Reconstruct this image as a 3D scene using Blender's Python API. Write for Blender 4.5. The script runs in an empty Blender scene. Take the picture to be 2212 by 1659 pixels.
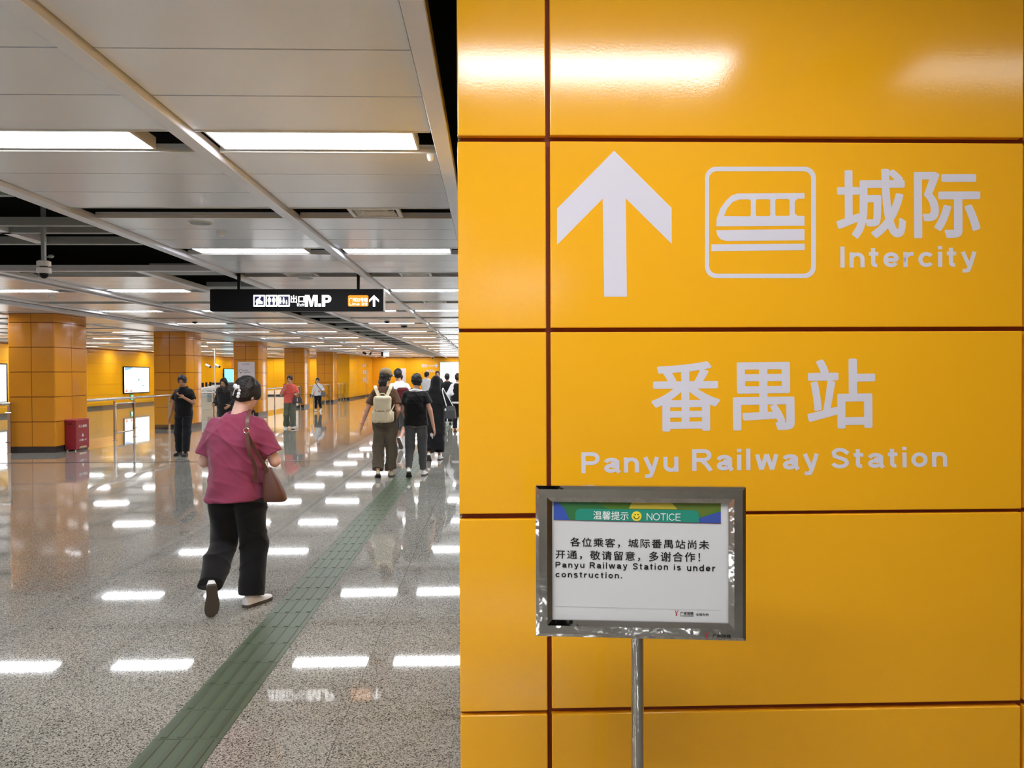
import bpy, bmesh, math, random
import numpy as np
from mathutils import Vector, Matrix
from mathutils.geometry import tessellate_polygon
random.seed(7)
PI = math.pi
sc = bpy.context.scene
COL = sc.collection

# ------------------------------------------------------------------ camera
F = 1640.0; CW, CH = 2212.0, 1659.0; CAMH = 1.64
psi = math.atan(48/F); th = math.atan(22.0/F); rho = 0.0042
fw = Vector((math.sin(psi)*math.cos(th), math.cos(psi)*math.cos(th), -math.sin(th)))
r0 = Vector((math.cos(psi), -math.sin(psi), 0)); u0 = r0.cross(fw)
rt = r0*math.cos(rho) - u0*math.sin(rho); up = u0*math.cos(rho) + r0*math.sin(rho)
CAM = Vector((0, 0, CAMH))
cd = bpy.data.cameras.new('camera'); cd.lens = 36*F/CW; cd.sensor_width = 36; cd.clip_end = 300; cd.clip_start = 0.05
cam = bpy.data.objects.new('camera', cd); COL.objects.link(cam)
cam.matrix_world = Matrix(((rt.x, up.x, -fw.x, 0), (rt.y, up.y, -fw.y, 0), (rt.z, up.z, -fw.z, CAMH), (0, 0, 0, 1)))
sc.camera = cam
# ------------------------------------------------------------------ world, exposure
LIGHT_E = 27.0
w = bpy.data.worlds.new('world'); sc.world = w; w.use_nodes = True
w.node_tree.nodes['Background'].inputs[0].default_value = (0.9, 0.95, 1, 1)
w.node_tree.nodes['Background'].inputs[1].default_value = 0.25
sc.view_settings.view_transform = 'Standard'; sc.view_settings.look = 'None'
sc.view_settings.exposure = 0.08; sc.view_settings.gamma = 1.0; sc.view_settings.use_curve_mapping = False
sc.cycles.max_bounces = 10; sc.cycles.diffuse_bounces = 5; sc.cycles.glossy_bounces = 5
sc.cycles.transparent_max_bounces = 12; sc.cycles.caustics_reflective = False; sc.cycles.caustics_refractive = False

def ray(px, py): return fw + rt*((px-CW/2)/F) - up*((py-CH/2)/F)
def at(px, py, Y):
    d = ray(px, py); return CAM + d*(Y/d.y)
def gnd(px, py):
    d = ray(px, py); return CAM + d*(-CAMH/d.z)

# ------------------------------------------------------------------ helpers
def link(o, parent=None):
    COL.objects.link(o)
    if parent is not None: o.parent = parent
    return o
def tag(o, label=None, cat=None, group=None, kind=None):
    if label: o['label'] = label
    if cat: o['category'] = cat
    if group: o['group'] = group
    if kind: o['kind'] = kind
    return o
def thing(name, label, cat, loc=(0, 0, 0), rz=0, group=None):
    o = bpy.data.objects.new(name, None); link(o); o.location = loc; o.rotation_euler = (0, 0, rz)
    o.empty_display_size = 0.1
    return tag(o, label, cat, group)
class MB:
    def __init__(s): s.v = []; s.f = []
    def add(s, v, f):
        n = len(s.v); s.v += [tuple(p) for p in v]; s.f += [tuple(i+n for i in q) for q in f]; return s
    def box(s, x0, y0, z0, x1, y1, z1):
        return s.add([(x0,y0,z0),(x1,y0,z0),(x1,y1,z0),(x0,y1,z0),(x0,y0,z1),(x1,y0,z1),(x1,y1,z1),(x0,y1,z1)],
                     [(0,3,2,1),(4,5,6,7),(0,1,5,4),(1,2,6,5),(2,3,7,6),(3,0,4,7)])
    def tube(s, pts, r, n=10, cap=True, flat=None):
        pts = [Vector(p) for p in pts]; m = len(pts); rr = r if isinstance(r, (list, tuple)) else [r]*m
        v = []; ref = None
        for i, p in enumerate(pts):
            t = (pts[min(i+1, m-1)] - pts[max(i-1, 0)]).normalized()
            if ref is None:
                ref = t.cross(Vector((0, 0, 1)))
                if ref.length < 1e-3: ref = Vector((1, 0, 0))
                if flat is not None: ref = t.cross(Vector(flat))
            a = (ref - t*ref.dot(t)).normalized(); b = t.cross(a); ref = a
            for k in range(n):
                an = 2*PI*(k+.5)/n
                ka, kb = (1, 1) if flat is None else (1, FLAT)
                v.append(p + a*math.cos(an)*rr[i]*ka + b*math.sin(an)*rr[i]*kb)
        f = [(i*n+k, i*n+(k+1) % n, (i+1)*n+(k+1) % n, (i+1)*n+k) for i in range(m-1) for k in range(n)]
        if cap: f += [tuple(reversed(range(n))), tuple((m-1)*n+k for k in range(n))]
        return s.add(v, f)
    def loft(s, rings, cap=True):
        n = len(rings[0]); m = len(rings); v = [p for r in rings for p in r]
        f = [(i*n+k, i*n+(k+1) % n, (i+1)*n+(k+1) % n, (i+1)*n+k) for i in range(m-1) for k in range(n)]
        if cap: f += [tuple(reversed(range(n))), tuple((m-1)*n+k for k in range(n))]
        return s.add(v, f)
    def disc(s, c, r, z0, z1, n=32):
        return s.loft([[(c[0]+r*math.cos(2*PI*k/n), c[1]+r*math.sin(2*PI*k/n), z) for k in range(n)] for z in (z0, z1)])
    def sphere(s, c, r, nu=12, nv=8):
        rx, ry, rz = r if isinstance(r, (tuple, list)) else (r, r, r)
        return s.loft([[(c[0]+rx*math.sin(PI*j/nv)*math.cos(2*PI*k/nu), c[1]+ry*math.sin(PI*j/nv)*math.sin(2*PI*k/nu), c[2]-rz*math.cos(PI*j/nv)) for k in range(nu)]
                       for j in [0.15]+list(range(1, nv))+[nv-.15]])
    def mesh(s, name, smooth=False, bevel=0, seg=2):
        me = bpy.data.meshes.new(name); me.from_pydata(s.v, [], s.f)
        bm = bmesh.new(); bm.from_mesh(me)
        bmesh.ops.recalc_face_normals(bm, faces=bm.faces)
        if bevel:
            bmesh.ops.bevel(bm, geom=[e for e in bm.edges if e.calc_face_angle(0) > .5], offset=bevel, segments=seg, affect='EDGES', profile=.5)
        bm.to_mesh(me); bm.free()
        if smooth:
            me.polygons.foreach_set('use_smooth', [True]*len(me.polygons))
            try: me.set_sharp_from_angle(angle=math.radians(40))
            except Exception: pass
        return me
    def build(s, name, m, parent=None, smooth=False, bevel=0, seg=2):
        me = s.mesh(name, smooth, bevel, seg); me.materials.append(m)
        return link(bpy.data.objects.new(name, me), parent)
FLAT = 0.12
def obj(name, me, m, parent=None):
    if m is not None and len(me.materials) == 0: me.materials.append(m)
    return link(bpy.data.objects.new(name, me), parent)

# ------------------------------------------------------------------ materials
def sock(b, n, v):
    if n in b.inputs: b.inputs[n].default_value = v
def mat(name, col, rough=.5, metal=0, spec=.5, coat=0, bump=None, var=None, emit=None, alpha=None, sheen=0):
    m = bpy.data.materials.new(name); m.use_nodes = True; nt = m.node_tree; b = nt.nodes['Principled BSDF']
    sock(b, 'Base Color', (*col, 1)); sock(b, 'Roughness', rough); sock(b, 'Metallic', metal); sock(b, 'Specular IOR Level', spec)
    if coat: sock(b, 'Coat Weight', coat); sock(b, 'Coat Roughness', .05)
    if sheen: sock(b, 'Sheen Weight', sheen)
    if emit: sock(b, 'Emission Color', (*emit[0], 1)); sock(b, 'Emission Strength', emit[1])
    geo = nt.nodes.new('ShaderNodeTexCoord')
    if bump:
        n = nt.nodes.new('ShaderNodeTexNoise'); n.inputs['Scale'].default_value = bump[0]; n.inputs['Detail'].default_value = 3
        bp = nt.nodes.new('ShaderNodeBump'); bp.inputs['Strength'].default_value = bump[1]; bp.inputs['Distance'].default_value = bump[2]
        nt.links.new(geo.outputs['Object'], n.inputs['Vector'])
        nt.links.new(n.outputs['Fac'], bp.inputs['Height']); nt.links.new(bp.outputs['Normal'], b.inputs['Normal'])
    if var:
        n = nt.nodes.new('ShaderNodeTexNoise'); n.inputs['Scale'].default_value = var[0]; n.inputs['Detail'].default_value = 4
        mx = nt.nodes.new('ShaderNodeMix'); mx.data_type = 'RGBA'
        mx.inputs['A'].default_value = (*[c*(1-var[1]) for c in col], 1); mx.inputs['B'].default_value = (*[min(1, c*(1+var[1])) for c in col], 1)
        nt.links.new(geo.outputs['Object'], n.inputs['Vector'])
        nt.links.new(n.outputs['Fac'], mx.inputs['Factor']); nt.links.new(mx.outputs['Result'], b.inputs['Base Color'])
    return m
def srgb(r, g, b):
    return tuple(((c/255)/12.92 if c/255 <= .04045 else ((c/255+.055)/1.055)**2.4) for c in (r, g, b))
YEL = srgb(254, 182, 30)
M = {}
M['yellow'] = mat('yellow_enamel', YEL, rough=.13, spec=.62, bump=(140, .06, .002), var=(1.3, .03))
M['ochre_dim'] = mat('ochre_enamel_dimmed', srgb(210, 138, 38), rough=.12, spec=.6, bump=(3, .12, .006), var=(1.3, .04))  # duller pillar enamel; part of its darkness is dimmer light put into the colour
M['gap'] = mat('dark_joint_backing', srgb(120, 50, 14), rough=.7)
M['yellow_core'] = mat('yellow_back_frame', srgb(196, 112, 18), rough=.6)  # darker yellow of the wall cores behind the panels
M['plank'] = mat('ceiling_aluminium', (.82, .875, .98), rough=.22, metal=.1, spec=.6, var=(2, .03), bump=(500, .04, .001))
M['beam'] = mat('beam_aluminium', (.80, .835, .92), rough=.38, metal=.25, var=(3, .03))
M['greybeam'] = mat('grey_channel', (.34, .37, .38), rough=.5, metal=.2)
M['plenum'] = mat('black_plenum', (.006, .006, .006), rough=.9, spec=.1)
M['diffuser'] = mat('light_diffuser', (.9, .9, .9), emit=((.93, .955, 1), LIGHT_E))
M['white'] = mat('white_paint', (.72, .72, .70), rough=.4)
M['grille'] = mat('grille_white', (.85, .85, .82), rough=.45)
M['black'] = mat('black_gloss', (.008, .008, .009), rough=.4, spec=.18)
M['matblack'] = mat('black_matt', (.015, .015, .015), rough=.7)
M['chrome'] = mat('polished_steel', (.52, .50, .475), rough=.055, metal=1, bump=(14, .3, .004))
M['steel'] = mat('brushed_steel', (.58, .55, .50), rough=.24, metal=1, bump=(60, .05, .001))
M['decal'] = mat('white_vinyl', srgb(222, 216, 224), rough=.28, spec=.4)
M['tactile'] = mat('green_tactile_rubber', srgb(76, 90, 66), rough=.42, spec=.4, var=(9, .10), bump=(260, .1, .002))
M['tactile_bar'] = mat('green_tactile_bar', srgb(64, 77, 55), rough=.38, spec=.45, var=(9, .1))
M['skirting'] = mat('dark_skirting', (.03, .028, .026), rough=.3)
M['greyskirting'] = mat('grey_skirting', (.16, .13, .105), rough=.25)
M['red'] = mat('red_lacquer', srgb(142, 24, 42), rough=.35, var=(3, .05))
M['skin'] = mat('skin', srgb(205, 158, 132), rough=.5, spec=.35, var=(20, .04))
M['skinpale'] = mat('skin_pale', srgb(226, 186, 170), rough=.5, spec=.35, var=(20, .04))
M['skindark'] = mat('skin_tan', srgb(178, 130, 100), rough=.5, spec=.35, var=(20, .04))
M['hair'] = mat('black_hair', (.011, .009, .009), rough=.5, spec=.35, bump=(60, .5, .012))
M['eye'] = mat('eye_dark', (.02, .012, .01), rough=.2)
M['lips'] = mat('lips', srgb(160, 84, 76), rough=.5)
M['sole'] = mat('grey_sole', srgb(84, 78, 70), rough=.8, bump=(120, .5, .003))
M['shoewhite'] = mat('white_shoe_leather', srgb(240, 242, 244), rough=.45)
M['cream'] = mat('cream_canvas', srgb(214, 200, 170), rough=.85, bump=(300, .3, .002), var=(12, .05))
M['bagbrown'] = mat('brown_leather', srgb(94, 58, 46), rough=.42, bump=(150, .2, .002), var=(8, .12))
M['glass'] = None
def glassmat():
    m = bpy.data.materials.new('clear_glass'); m.use_nodes = True; nt = m.node_tree
    for n in list(nt.nodes): nt.nodes.remove(n)
    o = nt.nodes.new('ShaderNodeOutputMaterial'); t = nt.nodes.new('ShaderNodeBsdfTransparent'); g = nt.nodes.new('ShaderNodeBsdfGlossy')
    t.inputs[0].default_value = (.93, .97, .95, 1); g.inputs['Roughness'].default_value = .02
    fr = nt.nodes.new('ShaderNodeFresnel'); fr.inputs[0].default_value = 1.45; mx = nt.nodes.new('ShaderNodeMixShader')
    gm = nt.nodes.new('ShaderNodeNewGeometry'); mm = nt.nodes.new('ShaderNodeMath'); mm.operation = 'MULTIPLY_ADD'; mm.inputs[1].default_value = -1; mm.inputs[2].default_value = 1; m2 = nt.nodes.new('ShaderNodeMath'); m2.operation = 'MULTIPLY'
    nt.links.new(gm.outputs['Backfacing'], mm.inputs[0]); nt.links.new(mm.outputs[0], m2.inputs[0]); nt.links.new(fr.outputs[0], m2.inputs[1]); nt.links.new(m2.outputs[0], mx.inputs[0]); nt.links.new(t.outputs[0], mx.inputs[1]); nt.links.new(g.outputs[0], mx.inputs[2]); nt.links.new(mx.outputs[0], o.inputs[0])
    return m
M['glass'] = glassmat()
def floormat():
    m = bpy.data.materials.new('speckled_terrazzo'); m.use_nodes = True; nt = m.node_tree; b = nt.nodes['Principled BSDF']; N = nt.nodes.new; L = nt.links.new
    g = N('ShaderNodeNewGeometry')
    v = N('ShaderNodeTexVoronoi'); v.inputs['Scale'].default_value = 175; L(g.outputs['Position'], v.inputs['Vector'])
    sepv = N('ShaderNodeSeparateColor'); L(v.outputs['Color'], sepv.inputs[0])
    r = N('ShaderNodeValToRGB'); cr = r.color_ramp; cr.elements[0].position = 0; cr.elements[0].color = (*srgb(76, 76, 71), 1)
    cr.elements[1].position = 1; cr.elements[1].color = (*srgb(212, 209, 199), 1)
    for p, c in ((.18, (110, 108, 101)), (.30, (170, 167, 158)), (.7, (187, 184, 174))):
        e = cr.elements.new(p); e.color = (*srgb(*c), 1)
    L(sepv.outputs[0], r.inputs[0])
    n1 = N('ShaderNodeTexNoise'); n1.inputs['Scale'].default_value = 150; n1.inputs['Detail'].default_value = 2; L(g.outputs['Position'], n1.inputs['Vector'])
    r1 = N('ShaderNodeValToRGB'); r1.color_ramp.elements[0].position = .36; r1.color_ramp.elements[0].color = (.52, .52, .53, 1); r1.color_ramp.elements[1].position = .62; r1.color_ramp.elements[1].color = (1.0, 1.0, 1.0, 1)
    L(n1.outputs['Fac'], r1.inputs[0])
    mx = N('ShaderNodeMix'); mx.data_type = 'RGBA'; mx.blend_type = 'MULTIPLY'; mx.inputs['Factor'].default_value = 1
    L(r.outputs[0], mx.inputs['A']); L(r1.outputs[0], mx.inputs['B'])
    n2 = N('ShaderNodeTexNoise'); n2.inputs['Scale'].default_value = .7; n2.inputs['Detail'].default_value = 5; L(g.outputs['Position'], n2.inputs['Vector'])
    mx2 = N('ShaderNodeMix'); mx2.data_type = 'RGBA'; mx2.blend_type = 'MULTIPLY'; mx2.inputs['Factor'].default_value = 1
    r2 = N('ShaderNodeValToRGB'); r2.color_ramp.elements[0].position = .3; r2.color_ramp.elements[0].color = (.82, .81, .78, 1); r2.color_ramp.elements[1].position = .7; r2.color_ramp.elements[1].color = (1, 1, 1, 1)
    L(n2.outputs['Fac'], r2.inputs[0]); L(mx.outputs['Result'], mx2.inputs['A']); L(r2.outputs[0], mx2.inputs['B']); L(mx2.outputs['Result'], b.inputs['Base Color'])
    mr = N('ShaderNodeMapRange'); mr.inputs['From Min'].default_value = .35; mr.inputs['From Max'].default_value = .7; mr.inputs['To Min'].default_value = .022; mr.inputs['To Max'].default_value = .056
    L(n1.outputs['Fac'], mr.inputs['Value']); L(mr.outputs['Result'], b.inputs['Roughness'])
    sock(b, 'Specular IOR Level', .62)
    n3 = N('ShaderNodeTexNoise'); n3.inputs['Scale'].default_value = 1.1; n3.inputs['Detail'].default_value = 2; L(g.outputs['Position'], n3.inputs['Vector'])
    bp = N('ShaderNodeBump'); bp.inputs['Strength'].default_value = .05; bp.inputs['Distance'].default_value = .01; L(n3.outputs['Fac'], bp.inputs['Height']); L(bp.outputs['Normal'], b.inputs['Normal'])
    return m
M['floor'] = floormat()
def emitmat(name, col, e): return mat(name, tuple(c*.08 for c in col), rough=.4, spec=.2, emit=(col, e))
def fabric(name, c, **k): return mat(name, srgb(*c), rough=.85, spec=.2, var=(14, .10), bump=(220, .25, .002), sheen=.2, **k)

# ------------------------------------------------------------------ floor
Y0, Y1 = -15.0, 60.0; XL, XR = -19.5, 9.0
fl = MB().box(XL, Y0, -.25, XR, Y1, -.06).build('floor', M['matblack']); tag(fl, kind='structure')
SLX, SLY = 3.9, 3.88
xs = [-.70+SLX*i for i in range(-5, 4)]; ys = [3.37+SLY*i for i in range(-5, 16)]
for i in range(len(xs)-1):
    for j in range(len(ys)-1):
        a, b = max(xs[i], XL), min(xs[i+1], XR); c, d = max(ys[j], Y0), min(ys[j+1], Y1)
        if b-a < .05 or d-c < .05: continue
        MB().box(a+.0012, c+.0012, -.06, b-.0012, d-.0012, 0).build('floor_slab', M['floor'], fl)
tj = MB().box(-13.0, 14.50, 0.0, -3.1, 14.55, .003).build('trim_1', M['skirting']); tag(tj, kind='structure')
# tactile guiding strip
tp = thing('tactile_paving', 'dark green tactile guide strip running along the terrazzo floor', 'tactile paving', (-1.365, 0, 0))
tb = MB().box(-.152, .0015, .0005, .152, .2985, .005).mesh('tactile_tile'); tb.materials.append(M['tactile'])
bb = MB()
for k in range(4):
    cx = -.111+.074*k; n = 6; x = .0155; y0, y1 = .012, .288
    ring = lambda g, z: [(cx-x+g, y0+g, z), (cx-x+g+.004, y0+g, z), (cx+x-g-.004, y0+g, z), (cx+x-g, y0+g, z), (cx+x-g, y1-g, z), (cx-x+g, y1-g, z)]
    bb.loft([ring(0, .005), ring(.003, .0095)])
bbm = bb.mesh('bar_set'); bbm.materials.append(M['tactile_bar'])
ntile = 0; yy = 2.23
while yy < 50:
    o = obj('tactile_tile', tb, None, tp); o.location = (0, yy, 0)
    if yy < 26:
        q = obj('raised_bars', bbm, None, o)
    yy += .3; ntile += 1

# ------------------------------------------------------------------ ceiling
ZC = 2.98; ZB = 2.94
ce = MB().box(XL, Y0, 3.9, XR, Y1, 4.0).build('ceiling', M['plenum']); tag(ce, kind='structure')
PER = 3.90; RB = 4.23
rows = []   # plank rows (y0,y1)
for k in range(-5, 15):
    b = RB+PER*k
    for i in range(3): rows.append((b+.38+.52*i, b+.38+.52*(i+1)))
    for i in range(3): rows.append((b+2.31+.53*i, b+2.31+.53*(i+1)))
rows = [r for r in rows if r[0] > Y0 and r[1] < Y1]
bays = [(-1.615, -.315), (-3.335, -1.715), (-6.095, -4.455), (-8.165, -6.425), (-12.3, -10.35), (-14.9, -12.4), (-17.5, -15.0), (-19.45, -17.6)]
rbays = [(-.05, 1.30), (1.40, 3.9), (4.0, 6.2), (6.3, 8.95)]
stuff = MB(); cache = {}
def plank(x0, x1, y0, y1, single):
    global stuff
    g = .0055
    if single:
        key = (round(x0, 3), round(x1, 3), round(y1-y0, 3))
        if key not in cache:
            me = MB().box(x0+g, g, 0, x1-g, y1-y0-g, .045).mesh('ceiling_plank'); me.materials.append(M['plank']); cache[key] = me
        o = obj('ceiling_plank', cache[key], None, ce); o.location = (0, y0, ZC)
    else: stuff.box(x0+g, y0+g, ZC, x1-g, y1-g, ZC+.045)
def in_void(x0, y): return -6.2 < x0 < -3.4 and 1.5 < y < 9.6
for bi, (x0, x1) in enumerate(bays+rbays):
    for (y0, y1) in rows:
        if in_void(x0, y0): continue
        if (x0, x1) in rbays and y0 < 2: y0 += .33; y1 += .33
        if (x0, x1) in rbays and 2.06 < y1 and y0 < 5.1: continue
        single = bi < 5 and 2.2 < y0 < 26 and x1/y0 > -.75 and not (x0, x1) in rbays
        plank(x0, x1, y0, y1, single)
lips = MB()
for (x0, x1) in bays:
    for k in range(-4, 15):
        for e0, e1 in ((.0, .38), (1.94, 2.31)):
            ya, yb = RB+PER*k+e0, RB+PER*k+e1
            if in_void(x0, ya): continue
            lips.box(x0+.006, ya-.014, ZC-.006, x1-.006, ya-.001, ZC+.02).box(x0+.006, yb+.001, ZC-.006, x1-.006, yb+.014, ZC+.02)
tag(lips.build('slot_edging', M['white'], ce), kind='stuff')
# soffit over the pillar row and service bay strips
for k in range(-4, 15):
    b = RB+PER*k; stuff.box(-10.3, b+.05, ZC-.01, -8.86, b+PER-.05, ZC+.07); stuff.box(-8.74, b+.4, ZC+.05, -8.26, b+PER-.02, ZC+.1)
tag(stuff.build('far_ceiling_planks', M['plank'], ce), kind='stuff')
for k in range(0, 26):
    y = 9.85+1.95*k
    if y > 58: break
    MB().box(-4.34, y, ZC+.02, -3.45, y+(.62 if y < 35 else 1.92), ZC+.09).build('service_strip', M['greybeam'], ce)
for y in (5.60, 6.72, 7.06, 7.66, 9.62):
    m_ = MB().box(-6.1, y-.03, ZB, -3.45, y+.04, ZB+.012).box(-6.1, y-.03, ZB+.012, -3.45, y-.02, ZB+.072)
    m_.build('cross_channel', M['greybeam'] if y < 9 else M['beam'], ce)
for (a, b) in ((-.31, -.22), (-1.71, -1.62), (-3.44, -3.34), (-6.20, -6.10), (-6.42, -6.34), (-8.25, -8.17), (-8.85, -8.75), (-10.39, -10.31), (-12.39, -12.31), (-14.99, -14.91), (-17.59, -17.51)):
    MB().box(a, Y0+.1, ZB, b, Y1-.05, ZB+.07).build('ceiling_beam', M['beam'], ce, bevel=.004, seg=1)
for (c_, d_) in ((Y0+.1, 7.62), (9.66, Y1-.05)): MB().box(-4.45, c_, ZB, -4.35, d_, ZB+.07).build('ceiling_beam', M['beam'], ce, bevel=.004, seg=1)
for (a, b) in ((1.31, 1.39), (3.91, 3.99), (6.21, 6.29)):
    MB().box(a, Y0+.1, ZB, b, 2.0, ZB+.07).build('ceiling_beam', M['beam'], ce)
    MB().box(a, 5.1, ZB, b, Y1-.05, ZB+.07).build('ceiling_beam', M['beam'], ce)

# ceiling lights
LW = 1.20
hb = MB(); hb.box(-LW/2-.012, -.165, .0, -LW/2, .165, .07); hb.box(LW/2, -.165, 0, LW/2+.012, .165, .07)
hb.box(-LW/2, -.165, 0, LW/2, -.153, .07); hb.box(-LW/2, .153, 0, LW/2, .165, .07); hb.box(-LW/2, -.153, .06, LW/2, .153, .07)
hbm = hb.mesh('housing'); hbm.materials.append(M['white'])
dfm = MB().box(-LW/2+.001, -.152, .006, LW/2-.001, .152, .02).mesh('diffuser'); dfm.materials.append(M['diffuser'])
dfm2 = dfm.copy(); dfm2.materials.clear(); dfm2.materials.append(mat('dim_diffuser', (.9, .9, .9), emit=((.97, .985, 1), LIGHT_E*.16)))
cols = [('in the bay beside the yellow sign wall', -.995), ('in the second ceiling bay left of the yellow sign wall', -2.57), ('in the bay beyond the dark service gap', -5.40),
        ('in the bay beside the pillar row', -7.50), ('in the first bay behind the pillar row', -11.1), ('in the second bay behind the pillar row', -13.7),
        ('in the third bay behind the pillar row', -16.3), ('in the bay along the far left wall', -18.5),
        ('in the first bay right of the sign wall', .45), ('in the second bay right of the sign wall', 2.47), ('in the third bay right of the sign wall', 5.1), ('in the bay along the right wall', 7.5)]
ordn = ['first', 'second', 'third', 'fourth', 'fifth', 'sixth', 'seventh', 'eighth', 'ninth', 'tenth', 'eleventh', 'twelfth', 'thirteenth', 'fourteenth', 'fifteenth']
for ci, (cn, cx) in enumerate(cols):
    for k in range(-4, 15):
        y = RB+.19+PER*k
        if ci == 2 and -1 < k < 2: continue
        if ci >= 8 and k == 0: continue
        if (ci >= 10 and k < 1) or (ci == 9 and k < -1) or (ci == 8 and k == -2): continue
        if ci >= 8 and k < 0: y += .33
        if y > 59.1: continue
        where = ('ceiling light %s, %s row ahead' % (cn, ordn[k])) if k >= 0 else ('ceiling light %s, %s row behind' % (cn, ordn[-k-1]))
        t = thing('ceiling_light', where, 'ceiling light', (cx, y, ZC+.002), group='ceiling lights')
        if ci == 0: t.scale = (.945, 1, 1)
        if ci == 1: t.scale = (.975, 1, 1)
        obj('housing', hbm, None, t); obj('diffuser', dfm if not (ci == 9 and k == -1) else dfm2, None, t)

# ------------------------------------------------------------------ panelled walls
pcache = {}
def panel_mesh(w, h, t=.02, bev=0):
    key = (round(w, 3), round(h, 3), t, bev)
    if key not in pcache:
        me = MB().box(-w/2, 0, 0, w/2, t, h).mesh('wall_panel', bevel=bev, seg=3); me.materials.append(M['yellow']); pcache[key] = me
    return pcache[key]
def put_panel(parent, x, y, z, w, h, rz=0, bev=0, t=.02, name='wall_panel'):
    o = obj(name, panel_mesh(w, h, t, bev), None, parent); o.location = (x, y, z); o.rotation_euler = (0, 0, rz); return o
ROWZ = [.13, .66, 1.19, 1.72, 2.25, 2.775, 2.935]
def clad(parent, p0, p1, widths=None, step=1.3, rowz=ROWZ, skip=None, gap=.008):
    """panels on the vertical plane from p0 to p1; the outside lies to the right of the direction p0->p1"""
    p0 = Vector(p0); p1 = Vector(p1); L = (p1-p0).length; d = (p1-p0)/L; ang = math.atan2(d.y, d.x)
    n = max(1, round(L/step)); wd = L/n
    for i in range(n):
        c = p0+d*(wd*(i+.5))
        for r in range(len(rowz)-1):
            if skip and skip(i, r): continue
            h = rowz[r+1]-rowz[r]-gap
            put_panel(parent, c.x, c.y, rowz[r]+gap/2, wd-gap, h, ang)
# left wall
wl = MB().box(XL-.3, Y0, 0, XL-.03, Y1, 3.9).build('wall_left', M['yellow_core']); tag(wl, kind='structure')
clad(wl, (XL-.03, 58, 0), (XL-.03, 14, 0), step=3.0)
wb = MB().box(XL, Y0-.3, 0, XR, Y0, 3.9).build('wall_back', mat('back_wall_beige', (.5, .42, .3), rough=.5)); tag(wb, kind='structure')
wr = MB().box(XR, Y0, 0, XR+.3, Y1, 3.9).build('wall_right', mat('right_wall_yellow', YEL, rough=.4)); tag(wr, kind='structure')
wf = MB().box(XL, Y1, 0, XR, Y1+.3, 3.9).build('wall_far', M['yellow_core']); tag(wf, kind='structure')
clad(wf, (-9.2, Y1-.03, 0), (-1.4, Y1-.03, 0), step=1.3)
clad(wf, (1.9, Y1-.03, 0), (9.0, Y1-.03, 0), step=2.4)
clad(wf, (-19.5, Y1-.03, 0), (-9.2, Y1-.03, 0), step=2.6)
MB().box(XL, Y1-.02, 0, XR, Y1, .12).build('skirting', M['skirting'], wf)
tag(MB().box(XL-.03, Y0, 0, XL, Y1, .12).build('baseboard_left', M['greyskirting']), kind='structure')
# block ending the pillar row
blk = MB().box(-10.2, 50.05, 0, -9.23, Y1, 3.0).build('wall_block', M['yellow_core']); tag(blk, kind='structure')
clad(blk, (-10.2, 50.03, 0), (-9.22, 50.03, 0), step=1.0)
clad(blk, (-9.2, 50.05, 0), (-9.2, Y1-.05, 0), step=1.65)
MB().box(-10.18, 50.04, 0, -9.19, Y1, .12).build('skirting', M['skirting'], blk)

# near sign wall, facing the camera
YW = 2.10
wn = MB().box(-.078, YW+.022, 0, 4.1, 5.0, ZC-.002).build('wall_near', M['gap']); tag(wn, kind='structure')
def WP(px, py, off=0): return at(px, py, YW-off)
colx = [(WP(990, 700).x, WP(1180, 700).x), (WP(1189.5, 700).x, WP(2209, 700).x), (WP(2218, 700).x, WP(2218, 700).x+1.30), (WP(2218, 700).x+1.31, 4.1)]
seam = [(0.13, .690), (.704, 1.240), (1.252, 1.755), (1.767, 2.282), (2.296, 2.82), (2.832, 2.965)]
jit = {(0, 1): -.003, (1, 1): .002, (0, 3): -.002, (1, 4): .002}
near_panels = {}
for ci, (x0, x1) in enumerate(colx):
    for ri, (z0, z1) in enumerate(seam):
        dz = jit.get((ci, ri), 0)
        near_panels[ci, ri] = put_panel(wn, (x0+x1)/2, YW, z0+dz, x1-x0, z1-z0, 0, bev=.003, t=.024)
MB().box(-.086, YW+.026, 0, -.079, YW+.12, ZC-.005).build('corner_trim', M['chrome'], wn)
clad(wn, (-.0855, 4.98, 0), (-.0855, YW+.13, 0), step=1.3)
MB().box(-.07, YW+.012, 0, 4.1, YW+.03, .12).build('skirting', M['skirting'], wn)

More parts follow.
